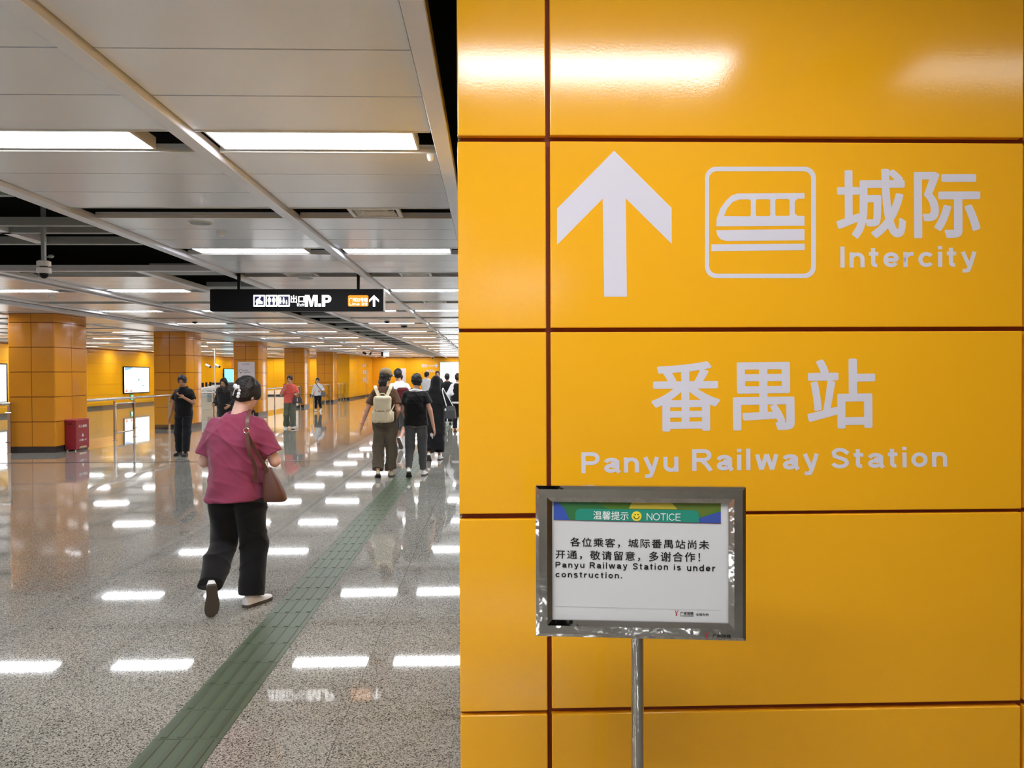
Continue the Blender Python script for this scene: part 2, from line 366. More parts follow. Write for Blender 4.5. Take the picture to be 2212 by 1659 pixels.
# ---- flat prints placed on a plane
class Pl:
    def __init__(s, O, ex, n):
        s.O = Vector(O); s.ex = Vector(ex).normalized(); s.n = Vector(n).normalized(); s.ez = s.ex.cross(-s.n).normalized()
        if s.ez.z < 0: s.ez = -s.ez
    def uv(s, px, py):
        d = ray(px, py); t = (s.O-CAM).dot(s.n)/d.dot(s.n); p = CAM+d*t-s.O; return Vector((p.dot(s.ex), p.dot(s.ez)))
    def w(s, u, v, off): return s.O+s.ex*u+s.ez*v+s.n*off
def localize(o, parent):
    if parent is not None: o.parent = parent; o.matrix_parent_inverse = parent_world(parent).inverted()
def parent_world(p):
    mw = Matrix.LocRotScale(p.location, p.rotation_euler, p.scale) if p.parent is None else parent_world(p.parent) @ p.matrix_parent_inverse @ Matrix.LocRotScale(p.location, p.rotation_euler, p.scale)
    return mw
def poly(name, loops, plane, off, m, parent, px=True):
    """flat print: first loop outline, others holes; loops in pixels or plane units"""
    L = [[(plane.uv(*p) if px else Vector(p)) for p in lp] for lp in loops]
    tris = tessellate_polygon([[Vector((p.x, p.y, 0)) for p in lp] for lp in L])
    flat = [p for lp in L for p in lp]
    me = bpy.data.meshes.new(name); me.from_pydata([plane.w(p.x, p.y, off) for p in flat], [], [tuple(t) for t in tris])
    fixn(me, plane.n); me.materials.append(m)
    o = bpy.data.objects.new(name, me); COL.objects.link(o); localize(o, parent); return o
def fixn(me, n):
    me.update()
    bm = bmesh.new(); bm.from_mesh(me)
    for f in bm.faces:
        f.normal_update()
        if f.normal.dot(n) < 0: f.normal_flip()
    bm.to_mesh(me); bm.free()
def textmesh(s, space=1.0):
    cu = bpy.data.curves.new('t', 'FONT'); cu.body = s; cu.size = 1; cu.space_character = space; cu.resolution_u = 4; cu.fill_mode = 'FRONT'
    o = bpy.data.objects.new('t', cu); COL.objects.link(o)
    me = bpy.data.meshes.new_from_object(o.evaluated_get(bpy.context.evaluated_depsgraph_get()))
    bpy.data.objects.remove(o); bpy.data.curves.remove(cu)
    n = len(me.vertices); co = np.zeros(n*3); me.vertices.foreach_get('co', co); co = co.reshape(-1, 3)[:, :2]
    fs = [tuple(p.vertices) for p in me.polygons]; bpy.data.meshes.remove(me)
    return co, fs
def arc(cx, cy, rx, ry, a0, a1, n=12):
    return [(cx+rx*math.cos(math.radians(a0+(a1-a0)*i/n)), cy+ry*math.sin(math.radians(a0+(a1-a0)*i/n))) for i in range(n+1)]
# grotesque letters drawn as centre-line strokes; unit = x-height 0.52, cap height 0.72, half stroke h
def glyph(c, h):
    x, C = .52, .72; T = 2*h
    if c == 'l': return .14, [[(.07, 0), (.07, C)]]
    if c == 'I': return .16, [[(.08, 0), (.08, C)]]
    if c == 'i': return .14, [[(.07, 0), (.07, x)], [(.07, C-T*.9), (.07, C)]]
    if c == '.': return .14, [[(.07, 0), (.07, T)]]
    if c == 'n': return .46, [[(h, 0), (h, x)], [(h, .30)]+arc(.23, .30, .23-h, x-h-.30, 180, 0)+[(.46-h, 0)]]
    if c == 'u': return .46, [[(.46-h, 0), (.46-h, x)], [(.46-h, .22)]+arc(.23, .22, .23-h, .22-h, 0, -180)+[(h, x)]]
    if c == 'r': return .32, [[(h, 0), (h, x)], [(h, .28)]+arc(.26, .27, .26-h, x-h-.27, 180, 75)]
    if c == 'o': return .50, [arc(.25, .26, .25-h, .26-h, 0, 360, 24)]
    if c == 'c': return .47, [arc(.25, .26, .25-h, .26-h, 38, 322, 20)]
    if c == 'e': return .49, [arc(.245, .26, .245-h, .26-h, 0, 325, 22), [(h, .255), (.49-h*.6, .255)]]
    if c == 'a': return .47, [[(.05, .36)]+arc(.225, .36, .165, .16-h, 165, 0, 10)+[(.47-h-.01, .36), (.47-h-.01, .10), (.46, 0)], arc(.205, .155, .205-h, .155-h, 20, 330, 16), [(.2, .30), (.40, .31)]]
    if c == 'd': return .50, [arc(.24, .26, .24-h, .26-h, 0, 360, 22), [(.50-h, 0), (.50-h, C)]]
    if c == 's': return .44, [arc(.22, .38, .22-h, .14-h*.55, 25, 200, 10)[:-1]+[(.10, .33), (.33, .22)]+arc(.22, .14, .22-h, .14-h*.55, 20, -160, 10)]
    if c == 't': return .30, [[(.13, .66), (.13, .13)]+arc(.235, .13, .105, .13-h, 180, 280, 8), [(0, x-h*.9), (.29, x-h*.9)]]
    if c == 'y': return .48, [[(h*.9, x), (.25, .04)], [(.48-h*.9, x), (.27, .0), (.22, -.12), (.14, -.20+h), (.05, -.20+h)]]
    if c == 'w': return .70, [[(h*.9, x), (.19, .01)], [(.19, .01), (.35, x)], [(.35, x), (.51, .01)], [(.51, .01), (.70-h*.9, x)]]
    if c == 'x': return .46, [[(h, 0), (.46-h, x)], [(h, x), (.46-h, 0)]]
    if c == 'P': return .56, [[(h, 0), (h, C)], [(h, C-h), (.33, C-h)]+arc(.33, .50, .23-h, .22-h, 90, -90, 10)+[(h, .28+h)]]
    if c == 'R': return .60, [[(h, 0), (h, C)], [(h, C-h), (.35, C-h)]+arc(.35, .51, .23-h, .21-h, 90, -90, 10)+[(h, .30+h)], [(.30, .33), (.43, .2), (.56, 0)]]
    if c == 'S': return .56, [[(.53, .52)]+arc(.28, .53, .25-h, .19-h, 10, 190, 12)[1:-1]+[(.12, .43), (.43, .30)]+arc(.28, .195, .27-h, .195-h, 25, -175, 12)]
    if c == 'M': return .72, [[(h, 0), (h, C)], [(h, C-.02), (.36, .04)], [(.36, .04), (.72-h, C-.02)], [(.72-h, 0), (.72-h, C)]]
    if c == 'E': return .50, [[(h, 0), (h, C)], [(h, h), (.50, h)], [(h, .37), (.47, .37)], [(h, C-h), (.50, C-h)]]
    if c == 'N': return .58, [[(h, 0), (h, C)], [(h, C-.03), (.58-h, .03)], [(.58-h, 0), (.58-h, C)]]
    if c == 'O': return .70, [arc(.35, .36, .35-h, .36-h, 0, 360, 28)]
    if c == 'T': return .54, [[(.27, 0), (.27, C)], [(0, C-h), (.54, C-h)]]
    if c == 'C': return .64, [arc(.35, .36, .35-h, .36-h, 42, 318, 24)]
    if c == '2': return .46, [[(.05, .50)]+arc(.23, .51, .19-h*.3, .21-h, 170, -20, 10)+[(.05, h)], [(.02, h), (.46, h)]]
    if c == 'L': return .46, [[(h, 0), (h, C)], [(h, h), (.46, h)]]
    return .30, []
def strokemesh(s, h=.065, gap=.10, word=.26):
    V = []; Fc = []; x = 0; LY = []; si = 0
    for c in s:
        if c == ' ': x += word; continue
        wd, st = glyph(c, h)
        for ln in st:
            m = len(ln); base = len(V); closed = m > 3 and abs(ln[0][0]-ln[-1][0]) < 1e-6 and abs(ln[0][1]-ln[-1][1]) < 1e-6
            for i, p in enumerate(ln):
                a = Vector(ln[max(i-1, 0)]) if not (closed and i == 0) else Vector(ln[-2]); b = Vector(ln[min(i+1, m-1)]) if not (closed and i == m-1) else Vector(ln[1])
                q = Vector(p); d1 = (q-a); d2 = (b-q)
                d1 = d1.normalized() if d1.length > 1e-9 else d2.normalized(); d2 = d2.normalized() if d2.length > 1e-9 else d1
                t = (d1+d2); t = t.normalized() if t.length > 1e-6 else d1
                nn = Vector((-t.y, t.x)); k = h/max(.55, nn.dot(Vector((-d1.y, d1.x))))
                V += [(x+q.x+nn.x*k, q.y+nn.y*k), (x+q.x-nn.x*k, q.y-nn.y*k)]; LY += [si+.3*(i % 2)]*2
            Fc += [(base+2*i, base+2*i+1, base+2*i+3, base+2*i+2) for i in range(m-1)]; si = (si+1) % 6
        x += wd+gap
    return np.array(V, float), Fc, np.array(LY, float)
def ptext(name, s, BL, BR, TL, plane, off, m, parent, bold=0, space=1.0, px=True, stroke=None):
    """text stretched so its inked box has the given bottom-left, bottom-right and top-left corners"""
    if stroke: co, fs, ly = strokemesh(s, *stroke); b = 0
    else: co, fs = textmesh(s, space); b = bold
    a, bb_, c = [(plane.uv(*p) if px else Vector(p)) for p in (BL, BR, TL)]
    if b:
        n = len(co); parts = []; F2 = []
        offs = [(0, 0)]+[(b*math.cos(PI*i/8), b*.92*math.sin(PI*i/8)) for i in range(16)]
        for k, (dx, dy) in enumerate(offs):
            parts.append(co+np.array((dx, dy))); F2 += [tuple(q+n*k for q in f) for f in fs]
        lay = np.repeat(np.arange(17)*.5, n); co = np.vstack(parts); fs = F2
    else: lay = ly*3 if stroke else np.zeros(len(co))
    mn, mx = co.min(0), co.max(0); u = (co[:, 0]-mn[0])/(mx[0]-mn[0]); v = (co[:, 1]-mn[1])/(mx[1]-mn[1])
    P = np.outer(1-u-v, a)+np.outer(u, bb_)+np.outer(v, c)
    O, ex, ez, nn = [np.array(q) for q in (plane.O, plane.ex, plane.ez, plane.n)]
    W = O+P[:, :1]*ex+P[:, 1:2]*ez+(off+lay[:, None]*.00001)*nn
    me = bpy.data.meshes.new(name); me.from_pydata([tuple(q) for q in W], [], fs); fixn(me, plane.n)
    me.materials.append(m)
    o = bpy.data.objects.new(name, me); COL.objects.link(o); localize(o, parent); return o
def rrect(x0, y0, x1, y1, r, n=6):
    pts = []
    for cx, cy, a0 in ((x1-r, y0+r, -90), (x1-r, y1-r, 0), (x0+r, y1-r, 90), (x0+r, y0+r, 180)):
        for i in range(n+1):
            a = math.radians(a0+90*i/n); pts.append((cx+r*math.cos(a), cy+r*math.sin(a)))
    return pts
PW = Pl((0, YW, 0), (1, 0, 0), (0, -1, 0))
def c1(u, v): return (1180+u/2.1434, 300+v/2.1434)
def c2(u, v): return (1180+u/2.1434, 740+v/2.1434)
pA, pB = near_panels[1, 3], near_panels[1, 2]
DO = .0006
poly('arrow_sign', [[c1(*p) for p in ((314, 55), (580, 320), (581, 487), (368, 276), (373, 731), (268, 731), (261, 277), (50, 491), (50, 323))]], PW, DO, M['decal'], pA)
poly('train_sign_border', [[c1(*p) for p in rrect(735, 129, 1248, 645, 52)], [c1(*p) for p in rrect(754, 150, 1226, 624, 34)]], PW, DO, M['decal'], pA)
poly('train_sign', [[c1(*p) for p in ((1195, 251), (1195, 277), (1163, 277), (1150, 290), (1150, 345), (1163, 357), (1195, 357), (1195, 402), (787, 405), (789, 368), (806, 322), (834, 284), (858, 262), (885, 253))],
     [c1(*p) for p in ((822, 358), (837, 322), (862, 293), (893, 281), (940, 280), (947, 286), (947, 352), (940, 359))],
     [c1(*p) for p in rrect(970, 280, 1037, 358, 8)], [c1(*p) for p in rrect(1060, 279, 1126, 357, 8)]], PW, DO, M['decal'], pA)
poly('train_sign', [[c1(*p) for p in ((787, 423), (1195, 418), (1195, 470), (832, 473), (806, 464), (791, 446))]], PW, DO, M['decal'], pA)
poly('train_sign', [[c1(*p) for p in ((764, 489), (1196, 485), (1196, 515), (764, 520))]], PW, DO, M['decal'], pA)
ptext('lettering', '城', c1(1343, 464), c1(1666, 461), c1(1341, 141), PW, DO, M['decal'], pA, bold=.020)
ptext('lettering', '际', c1(1703, 461), c1(2010, 459), c1(1701, 152), PW, DO, M['decal'], pA, bold=.020)
ptext('lettering', 'Intercity', c1(1362, 623), c1(1992, 619), c1(1361, 499), PW, DO, M['decal'], pA, stroke=(.064, .135))
ptext('lettering', '番', c2(487, 413), c2(805, 409), c2(485, 89), PW, DO, M['decal'], pB, bold=.020)
ptext('lettering', '禺', c2(865, 408), c2(1150, 404), c2(862, 92), PW, DO, M['decal'], pB, bold=.020)
ptext('lettering', '站', c2(1209, 401), c2(1524, 396), c2(1206, 77), PW, DO, M['decal'], pB, bold=.020)
ptext('lettering', 'Panyu', c2(163, 632), c2(612, 625), c2(162, 508), PW, DO, M['decal'], pB, stroke=(.064, .135))
ptext('lettering', 'Railway', c2(676, 622), c2(1262, 614), c2(675, 494), PW, DO, M['decal'], pB, stroke=(.064, .135))
ptext('lettering', 'Station', c2(1320, 588), c2(1856, 579), c2(1318, 488), PW, DO, M['decal'], pB, stroke=(.064, .135))

# ------------------------------------------------------------------ pillars
def pillar(cx0, cx1, y0, y1, label):
    t = thing('pillar', label, 'pillar', ((cx0+cx1)/2, (y0+y1)/2, 0)); ox, oy = t.location.x, t.location.y
    hx, hy = (cx1-cx0)/2, (y1-y0)/2
    MB().box(-hx+.018, -hy+.018, 0, hx-.018, hy-.018, 2.968).build('core', M['gap'], t)
    MB().box(-hx+.012, -hy+.012, 0, hx-.012, hy-.012, .125).build('skirting', M['skirting'], t)
    rz = ROWZ[:-1]+[2.966]
    for r in range(len(rz)-1):
        h = rz[r+1]-rz[r]-.014; z = rz[r]+.007
        # corner-rounded cladding: two panels per side, the corner folded as a small chamfer
        for (dx, dy, w_, a) in ((0, -hy, hx*2, 0), (hx, 0, hy*2, PI/2), (0, hy, hx*2, PI), (-hx, 0, hy*2, -PI/2)):
            for sgn in (-1, 1):
                wd = w_/2-.006
                key = ('c', round(wd, 3), round(h, 3), sgn)
                if key not in pcache:
                    s = sgn
                    prof = [(0, 0), (wd-.034, 0), (wd-.021, .0026), (wd-.0095, .0097)]
                    inner = [(wd-.017, .017), (0, .016)]
                    pts = [(p[0]*s, p[1]) for p in prof+inner]
                    b_ = MB().loft([[(p[0], p[1], zz) for p in pts] for zz in (0, h)])
                    me = b_.mesh('wall_panel', smooth=True); me.materials.append(M['ochre_dim']); pcache[key] = me
                o = obj('wall_panel', pcache[key], None, t)
                ca, sa = math.cos(a), math.sin(a); lx = sgn*.006
                o.location = (dx+lx*ca, dy+lx*sa, z); o.rotation_euler = (0, 0, a)
    return t
pills = [(16.42, 17.72, 'nearest yellow panelled pillar, at the left beside the red box'),
         (23.4, 24.65, 'second yellow panelled pillar, behind the man in black'),
         (30.6, 31.9, 'third yellow panelled pillar, with a white poster on its front'),
         (38.1, 39.3, 'fourth yellow panelled pillar, behind the woman in the coral top'),
         (45.1, 46.4, 'fifth yellow panelled pillar, smallest of the row, near the far handrail')]
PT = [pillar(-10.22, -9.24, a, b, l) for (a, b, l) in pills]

# ------------------------------------------------------------------ notice stand in front of the wall
TLc, TRc, BLc, BRc = at(1157, 1047, 1.79), at(1609, 1054, 1.737), at(1156, 1370, 1.79), at(1610, 1387, 1.737)
ns = thing('notice_stand', 'polished steel notice stand before the yellow wall, its paper headed NOTICE with a smiley', 'notice stand', (0.347, 1.775, 0))
exs = Vector((TRc.x-TLc.x, TRc.y-TLc.y, 0)).normalized(); nsn = Vector((exs.y, -exs.x, 0))
wid = ((TRc-TLc).length+(BRc-BLc).length)/2; zt = (TLc.z+TRc.z)/2; zb = (BLc.z+BRc.z)/2; hgt = zt-zb
O_ = Vector((TLc.x, TLc.y, zb))
PS = Pl(O_, exs, nsn)
def Sp(u, v, d): return O_+exs*u+Vector((0, 0, v))+nsn*d
bw = .0385
def member(a, b, c, d):   # four corners (u,v) outer/outer/inner/inner, bevelled profile
    f = [Sp(*a, 0.002), Sp(*b, .002), Sp(*c, -.001), Sp(*d, -.001)]; k = [Sp(*a, -.018), Sp(*b, -.018), Sp(*c, -.018), Sp(*d, -.018)]
    mid = [(a[i]*.8+d[i]*.2) for i in (0, 1)], [(b[i]*.8+c[i]*.2) for i in (0, 1)], [(b[i]*.3+c[i]*.7) for i in (0, 1)], [(a[i]*.3+d[i]*.7) for i in (0, 1)]
    m = MB(); g = [Sp(*q, .006) for q in mid]
    v = f+k+g   # 0-3 front rim,4-7 back,8-11 crown
    return m.add(v, [(0, 1, 9, 8), (8, 9, 10, 11), (11, 10, 2, 3), (0, 8, 11, 3), (1, 2, 10, 9), (4, 7, 6, 5), (0, 4, 5, 1), (3, 2, 6, 7), (0, 3, 7, 4), (1, 5, 6, 2)])
o4 = [(0, 0), (wid, 0), (wid, hgt), (0, hgt)]; i4 = [(bw, bw), (wid-bw, bw), (wid-bw, hgt-bw), (bw, hgt-bw)]
for i in range(4):
    j = (i+1) % 4
    o = member(o4[i], o4[j], i4[j], i4[i]).build('frame', M['chrome'], None, smooth=False); localize(o, ns)
def slab(name, u0, v0, u1, v1, d0, d1, m, par):
    b = MB(); f = [Sp(u0, v0, d1), Sp(u1, v0, d1), Sp(u1, v1, d1), Sp(u0, v1, d1)]; k = [Sp(u0, v0, d0), Sp(u1, v0, d0), Sp(u1, v1, d0), Sp(u0, v1, d0)]
    b.add(f+k, [(0, 1, 2, 3), (4, 7, 6, 5), (0, 4, 5, 1), (1, 5, 6, 2), (2, 6, 7, 3), (3, 7, 4, 0)]); o = b.build(name, m, None); localize(o, par); return o
slab('back_plate', bw*.5, bw*.5, wid-bw*.5, hgt-bw*.5, -.016, -.009, M['steel'], ns)
paper = slab('paper', bw-.002, bw-.002, wid-bw+.002, hgt-bw+.002, -.0085, -.007, mat('paper_white', srgb(212, 210, 208), rough=.12, spec=.35), ns)
def c3(u, v): return (1140+u/4.148, 1020+v/4.148)
pd = -.0066
MT = lambda n, c: mat(n, srgb(*c), rough=.25)
poly('banner', [[c3(232, 247), c3(1735, 275), c3(1735, 463), c3(232, 430)]], PS, pd, MT('print_green', (82, 118, 44)), paper)
poly('banner', [[c3(232, 247), c3(268, 248), c3(330, 330), (c3(372, 432)), c3(232, 430)]], PS, pd+.0002, MT('print_blue', (58, 84, 168)), paper)
poly('banner', [[c3(240, 248), c3(590, 254), c3(720, 332), c3(480, 330), c3(425, 370), c3(440, 433), c3(372, 432), c3(330, 330)]], PS, pd+.0003, MT('print_dark_green', (52, 110, 62)), paper)
poly('banner', [[c3(1340, 268), c3(1735, 275), c3(1735, 330), c3(1560, 400), c3(1535, 360), c3(1345, 335), c3(1285, 268)]], PS, pd+.00035, MT('print_olive', (98, 116, 46)), paper)
poly('banner', [[c3(940, 262), c3(1285, 268), c3(1345, 337), c3(908, 330)]], PS, pd+.0005, MT('print_gold', (186, 166, 58)), paper)
poly('banner', [[c3(1735, 355), c3(1735, 463), c3(1535, 458), c3(1535, 418)]], PS, pd+.0005, MT('print_blue_2', (62, 84, 160)), paper)
teal = MT('print_teal', (40, 138, 116))
poly('banner', [[c3(428, 434), c3(425, 375), c3(436, 345), c3(465, 330), c3(1500, 345), c3(1528, 358), c3(1537, 385), c3(1537, 459)]], PS, pd+.0007, teal, paper)
poly('banner', [[c3(232, 430), c3(1735, 461), c3(1735, 466), c3(232, 434)]], PS, pd+.0008, MT('print_plum', (96, 50, 82)), paper)
wh = MT('print_white', (232, 236, 232)); bk = MT('print_black', (22, 20, 20))
ptext('lettering', '温馨提示', c3(588, 427), c3(905, 434), c3(588, 352), PS, pd+.001, wh, paper, bold=.006)
ptext('lettering', 'NOTICE', c3(1068, 434), c3(1372, 439), c3(1068, 371), PS, pd+.001, wh, paper, stroke=(.038, .07))
cxy = (977, 398)
poly('smiley', [[c3(cxy[0]+45*math.cos(a*PI/16), cxy[1]+44*math.sin(a*PI/16)) for a in range(32)]], PS, pd+.001, MT('print_yellow', (236, 214, 62)), paper)
for ex_ in (-13, 13): poly('smiley_eye', [[c3(cxy[0]+ex_+6*math.cos(a*PI/6), cxy[1]-14+6*math.sin(a*PI/6)) for a in range(12)]], PS, pd+.0012, bk, paper)
sm = [(cxy[0]+27*math.cos(math.radians(a)), cxy[1]+27*math.sin(math.radians(a))) for a in range(0, 181, 12)]; sm2 = [(cxy[0]+20*math.cos(math.radians(a)), cxy[1]+21*math.sin(math.radians(a))) for a in range(180, -1, -12)]
poly('smiley_mouth', [[c3(*p) for p in sm+sm2]], PS, pd+.0012, bk, paper)
ptext('lettering', '各位乘客，', c3(380, 671), c3(828, 683), c3(380, 588), PS, pd+.0006, bk, paper, bold=.009, space=1.18)
ptext('lettering', '城际番禺站尚未', c3(902, 680), c3(1630, 697), c3(902, 600), PS, pd+.0006, bk, paper, bold=.009, space=1.18)
ptext('lettering', '开通，', c3(248, 781), c3(486, 787), c3(248, 704), PS, pd+.0006, bk, paper, bold=.009, space=1.18)
ptext('lettering', '敬请留意，', c3(558, 792), c3(1008, 803), c3(558, 706), PS, pd+.0006, bk, paper, bold=.009, space=1.18)
ptext('lettering', '多谢合作！', c3(1088, 804), c3(1548, 812), c3(1088, 715), PS, pd+.0006, bk, paper, bold=.009, space=1.18)
for s_, x0_, x1_, yb, yt in (('Panyu', 248, 508, 873, 808), ('Railway', 556, 893, 882, 812), ('Station', 944, 1260, 880, 820), ('is', 1312, 1376, 885, 832), ('under', 1430, 1685, 891, 832)):
    sl = .018*(x1_-x0_)
    ptext('lettering', s_, c3(x0_, yb), c3(x1_, yb+sl*.9), c3(x0_, yt), PS, pd+.0006, bk, paper, stroke=(.062, .19))
ptext('lettering', 'construction.', c3(248, 948), c3(846, 960), c3(248, 893), PS, pd+.0006, bk, paper, stroke=(.062, .19))
rd = MT('print_red', (176, 40, 44))
def metro(u, v, s, off, par):
    for sx in (-1, 1):
        poly('emblem', [[c3(u+sx*4*s, v+24*s), c3(u+sx*4*s, v-4*s), c3(u+sx*10*s, v-16*s), c3(u+sx*18*s, v-24*s), c3(u+sx*14*s, v-26*s), c3(u+sx*4*s, v-17*s), c3(u-sx*1*s, v-4*s), c3(u-sx*1*s, v+24*s)] if sx > 0 else
             [c3(u-9*s, v+24*s), c3(u-9*s, v-4*s), c3(u-14*s, v-16*s), c3(u-20*s, v-24*s), c3(u-16*s, v-26*s), c3(u-8*s, v-17*s), c3(u-4*s, v-4*s), c3(u-4*s, v+24*s)]], PS, off, rd, par)
metro(1338, 1270, 1, pd+.0006, paper)
ptext('lettering', '广州地铁', c3(1368, 1288), c3(1490, 1290), c3(1368, 1255), PS, pd+.0006, bk, paper, bold=.02)
ptext('lettering', '全程为你', c3(1510, 1294), c3(1627, 1297), c3(1510, 1268), PS, pd+.0006, bk, paper, bold=.012)
poly('lettering', [[c3(1370, 1292), c3(1490, 1294), c3(1490, 1298), c3(1370, 1296)]], PS, pd+.0006, bk, paper)
poly('fold_line', [[c3(232, 1206), c3(1735, 1244), c3(1735, 1247), c3(232, 1209)]], PS, pd+.0004, MT('print_grey', (186, 184, 184)), paper)
metro(1600, 1455, 1.2, .0069, ns)
ptext('lettering', '广州地铁', c3(1650, 1480), c3(1817, 1484), c3(1650, 1442), PS, .0068, bk, ns, bold=.012)
b = MB().sphere((0, 0, 0), .0048); o = b.build('screw_head', M['steel'], None, smooth=True); o.location = Sp(wid*.605, bw*.42, .007)-ns.location; o.parent = ns
# pole and foot
pc = Sp(wid*.492, 0, -.030); pb = MB()
pb.loft([[(pc.x-ns.location.x+.0148*math.cos(a*PI/12+.2)*1, pc.y-.004-ns.location.y+.0148*math.sin(a*PI/12+.2), z) for a in range(24)] for z in (.012, zb+.06)])
pb.build('pole', M['chrome'], ns, smooth=True)
MB().disc((pc.x-ns.location.x, pc.y-.004-ns.location.y), .16, 0, .006, 48).disc((pc.x-ns.location.x, pc.y-.004-ns.location.y), .15, .006, .014, 48).disc((pc.x-ns.location.x, pc.y-.004-ns.location.y), .03, .014, .03, 24).build('base', M['steel'], ns, smooth=True)

# ------------------------------------------------------------------ hanging direction sign
YS = 10.1
hs = thing('hanging_sign', 'black hanging direction sign with lit pictograms, exit letters and orange line badge', 'sign', (at(640, 648, YS).x, YS, 2.48))
a_, b_ = at(453, 625, YS), at(828, 672, YS); sx0, sx1 = a_.x-hs.location.x, b_.x-hs.location.x; sh = at(640, 624.5, YS).z-at(640, 672, YS).z; hs.location.z = at(640, 672, YS).z
MB().box(sx0, 0, 0, sx1, .16, sh).build('box', M['black'], hs, bevel=.006, seg=1)
MB().box(sx1, .004, .004, sx1+.008, .156, sh-.004).build('end_cap', M['white'], hs)
for px in (512, 772):
    x = at(px, 600, YS).x-hs.location.x; MB().box(x-.018, .06, sh, x+.018, .096, ZC-hs.location.z+.4).build('hanger', M['black'], hs)
PH = Pl((hs.location.x, YS, hs.location.z), (1, 0, 0), (0, -1, 0))
LW_ = emitmat('sign_light_white', (1, 1, 1), 2.8); NAVY = mat('sign_navy', (.012, .010, .05), rough=.4, emit=((.1, .08, .5), .12)); LO = emitmat('sign_light_orange', (1, .33, .02), 1.15)
def c4(u, v): return (530+u/11.06, 620+v/11.06)
def hp(pts, m, o=.002, name='pictogram'): return poly(name, [[c4(*p) for p in pts]], PH, o, m, hs)
for x0 in (193, 487, 783):
    hp(rrect(x0, 190, x0+280, 468, 14), LW_); hp(rrect(x0+28, 226, x0+250, 432, 4), NAVY, .003)
def circ(x, y, r): return [(x+r*math.cos(a*PI/8), y+r*math.sin(a*PI/8)) for a in range(16)]
hp(circ(352, 252, 22), LW_, .004)
hp([(320, 262), (352, 275), (350, 300), (392, 340), (418, 350), (414, 405), (318, 405), (322, 372), (306, 380), (296, 432), (262, 432), (268, 392), (250, 362), (256, 320), (284, 284)], LW_, .004)
for x in (575, 680):
    hp(circ(x, 240, 17), LW_, .004)
    hp([(x-26, 262), (x+26, 262), (x+44, 300), (x+40, 352), (x+22, 352), (x+18, 432), (x-18, 432), (x-22, 352), (x-40, 352), (x-44, 300)], LW_, .004)
for x, y, k in ((840, 268, 1), (915, 268, 1), (985, 322, .7)):
    hp(circ(x, y, 18*k), LW_, .004); hp([(x-14*k, y+18*k), (x+14*k, y+18*k), (x+30*k, y+70*k), (x+14*k, y+132*k), (x-14*k, y+132*k), (x-30*k, y+70*k)], LW_, .004)
def ht(s, x0, x1, yb, yt, m, **k): return ptext('lettering', s, c4(x0, yb), c4(x1, yb), c4(x0, yt), PH, .003 if m is LW_ else .003, m, hs, **k)
ht('出', 1085, 1235, 380, 196, LW_, bold=.02); ht('口', 1262, 1412, 372, 218, LW_, bold=.03)
ht('Exit', 1238, 1410, 465, 392, LW_, stroke=(.06, .08))
hp([(1425, 468), (1425, 192), (1532, 192), (1577, 350), (1622, 192), (1728, 192), (1728, 468), (1655, 468), (1655, 265), (1604, 468), (1549, 468), (1499, 265), (1499, 468)], LW_, .003, 'lettering')
hp(rrect(1742, 396, 1808, 468, 6), LW_, .003, 'lettering')
poly('lettering', [[c4(*q_) for q_ in [(1828, 468), (1828, 192), (1965, 192)]+[(1965+90*math.cos(a), 284-92*math.sin(a)) for a in [PI/2-PI*i/12 for i in range(1, 12)]]+[(1965, 376), (1908, 376), (1908, 468)]],
    [c4(*q_) for q_ in [(1908, 250), (1950, 250)]+[(1950+32*math.cos(a), 283-33*math.sin(a)) for a in [PI/2-PI*i/8 for i in range(1, 8)]]+[(1950, 316), (1908, 316)]]], PH, .003, LW_, hs)
def c5(u, v): return (440+u/5.53, 580+v/5.53)
poly('line_badge', [[c5(*p) for p in rrect(1724, 320, 1968, 454, 18)]], PH, .002, LO, hs)
ptext('lettering', '广州22号线', c5(1735, 398), c5(1958, 398), c5(1735, 350), PH, .0035, LW_, hs, bold=.012)
ptext('lettering', 'Line 22', c5(1740, 438), c5(1955, 438), c5(1740, 410), PH, .0035, LW_, hs, stroke=(.05, .08))
poly('arrow', [[c5(*p) for p in ((2035, 318), (2094, 376), (2094, 404), (2049, 362), (2049, 455), (2022, 455), (2022, 362), (1977, 404), (1977, 376))]], PH, .0035, LW_, hs)

# ------------------------------------------------------------------ dome camera on rod
Yc = 6.78; p = at(95, 590, Yc)
dc = thing('dome_camera', 'white dome camera on a long grey rod below the open ceiling', 'security camera', (p.x, Yc, at(95, 602, Yc).z)); dc.scale = (.83, .83, .83)
MB().box(-.018, -.018, .15, .018, .018, 1.45).build('rod', M['greybeam'], dc)
MB().loft([[(r*math.cos(k*PI/10), r*math.sin(k*PI/10), z) for k in range(20)] for r, z in ((.055, .055), (.07, .062), (.07, .11), (.055, .118))]).loft([[(r*math.cos(k*PI/10), r*math.sin(k*PI/10), z) for k in range(20)] for r, z in ((.06, .13), (.068, .135), (.068, .18), (.05, .19))]).build('housing', M['white'], dc, smooth=True)
MB().disc((0, 0), .04, .117, .131).build('neck', M['black'], dc)
MB().sphere((0, 0, .055), (.045, .045, .055), 18, 12).build('dome', M['black'], dc, smooth=True)
MB().box(.018, -.006, .222, .05, .006, .232).sphere((.075, 0, .235), (.035, .015, .02)).build('side_sensor', M['greybeam'], dc, smooth=True)

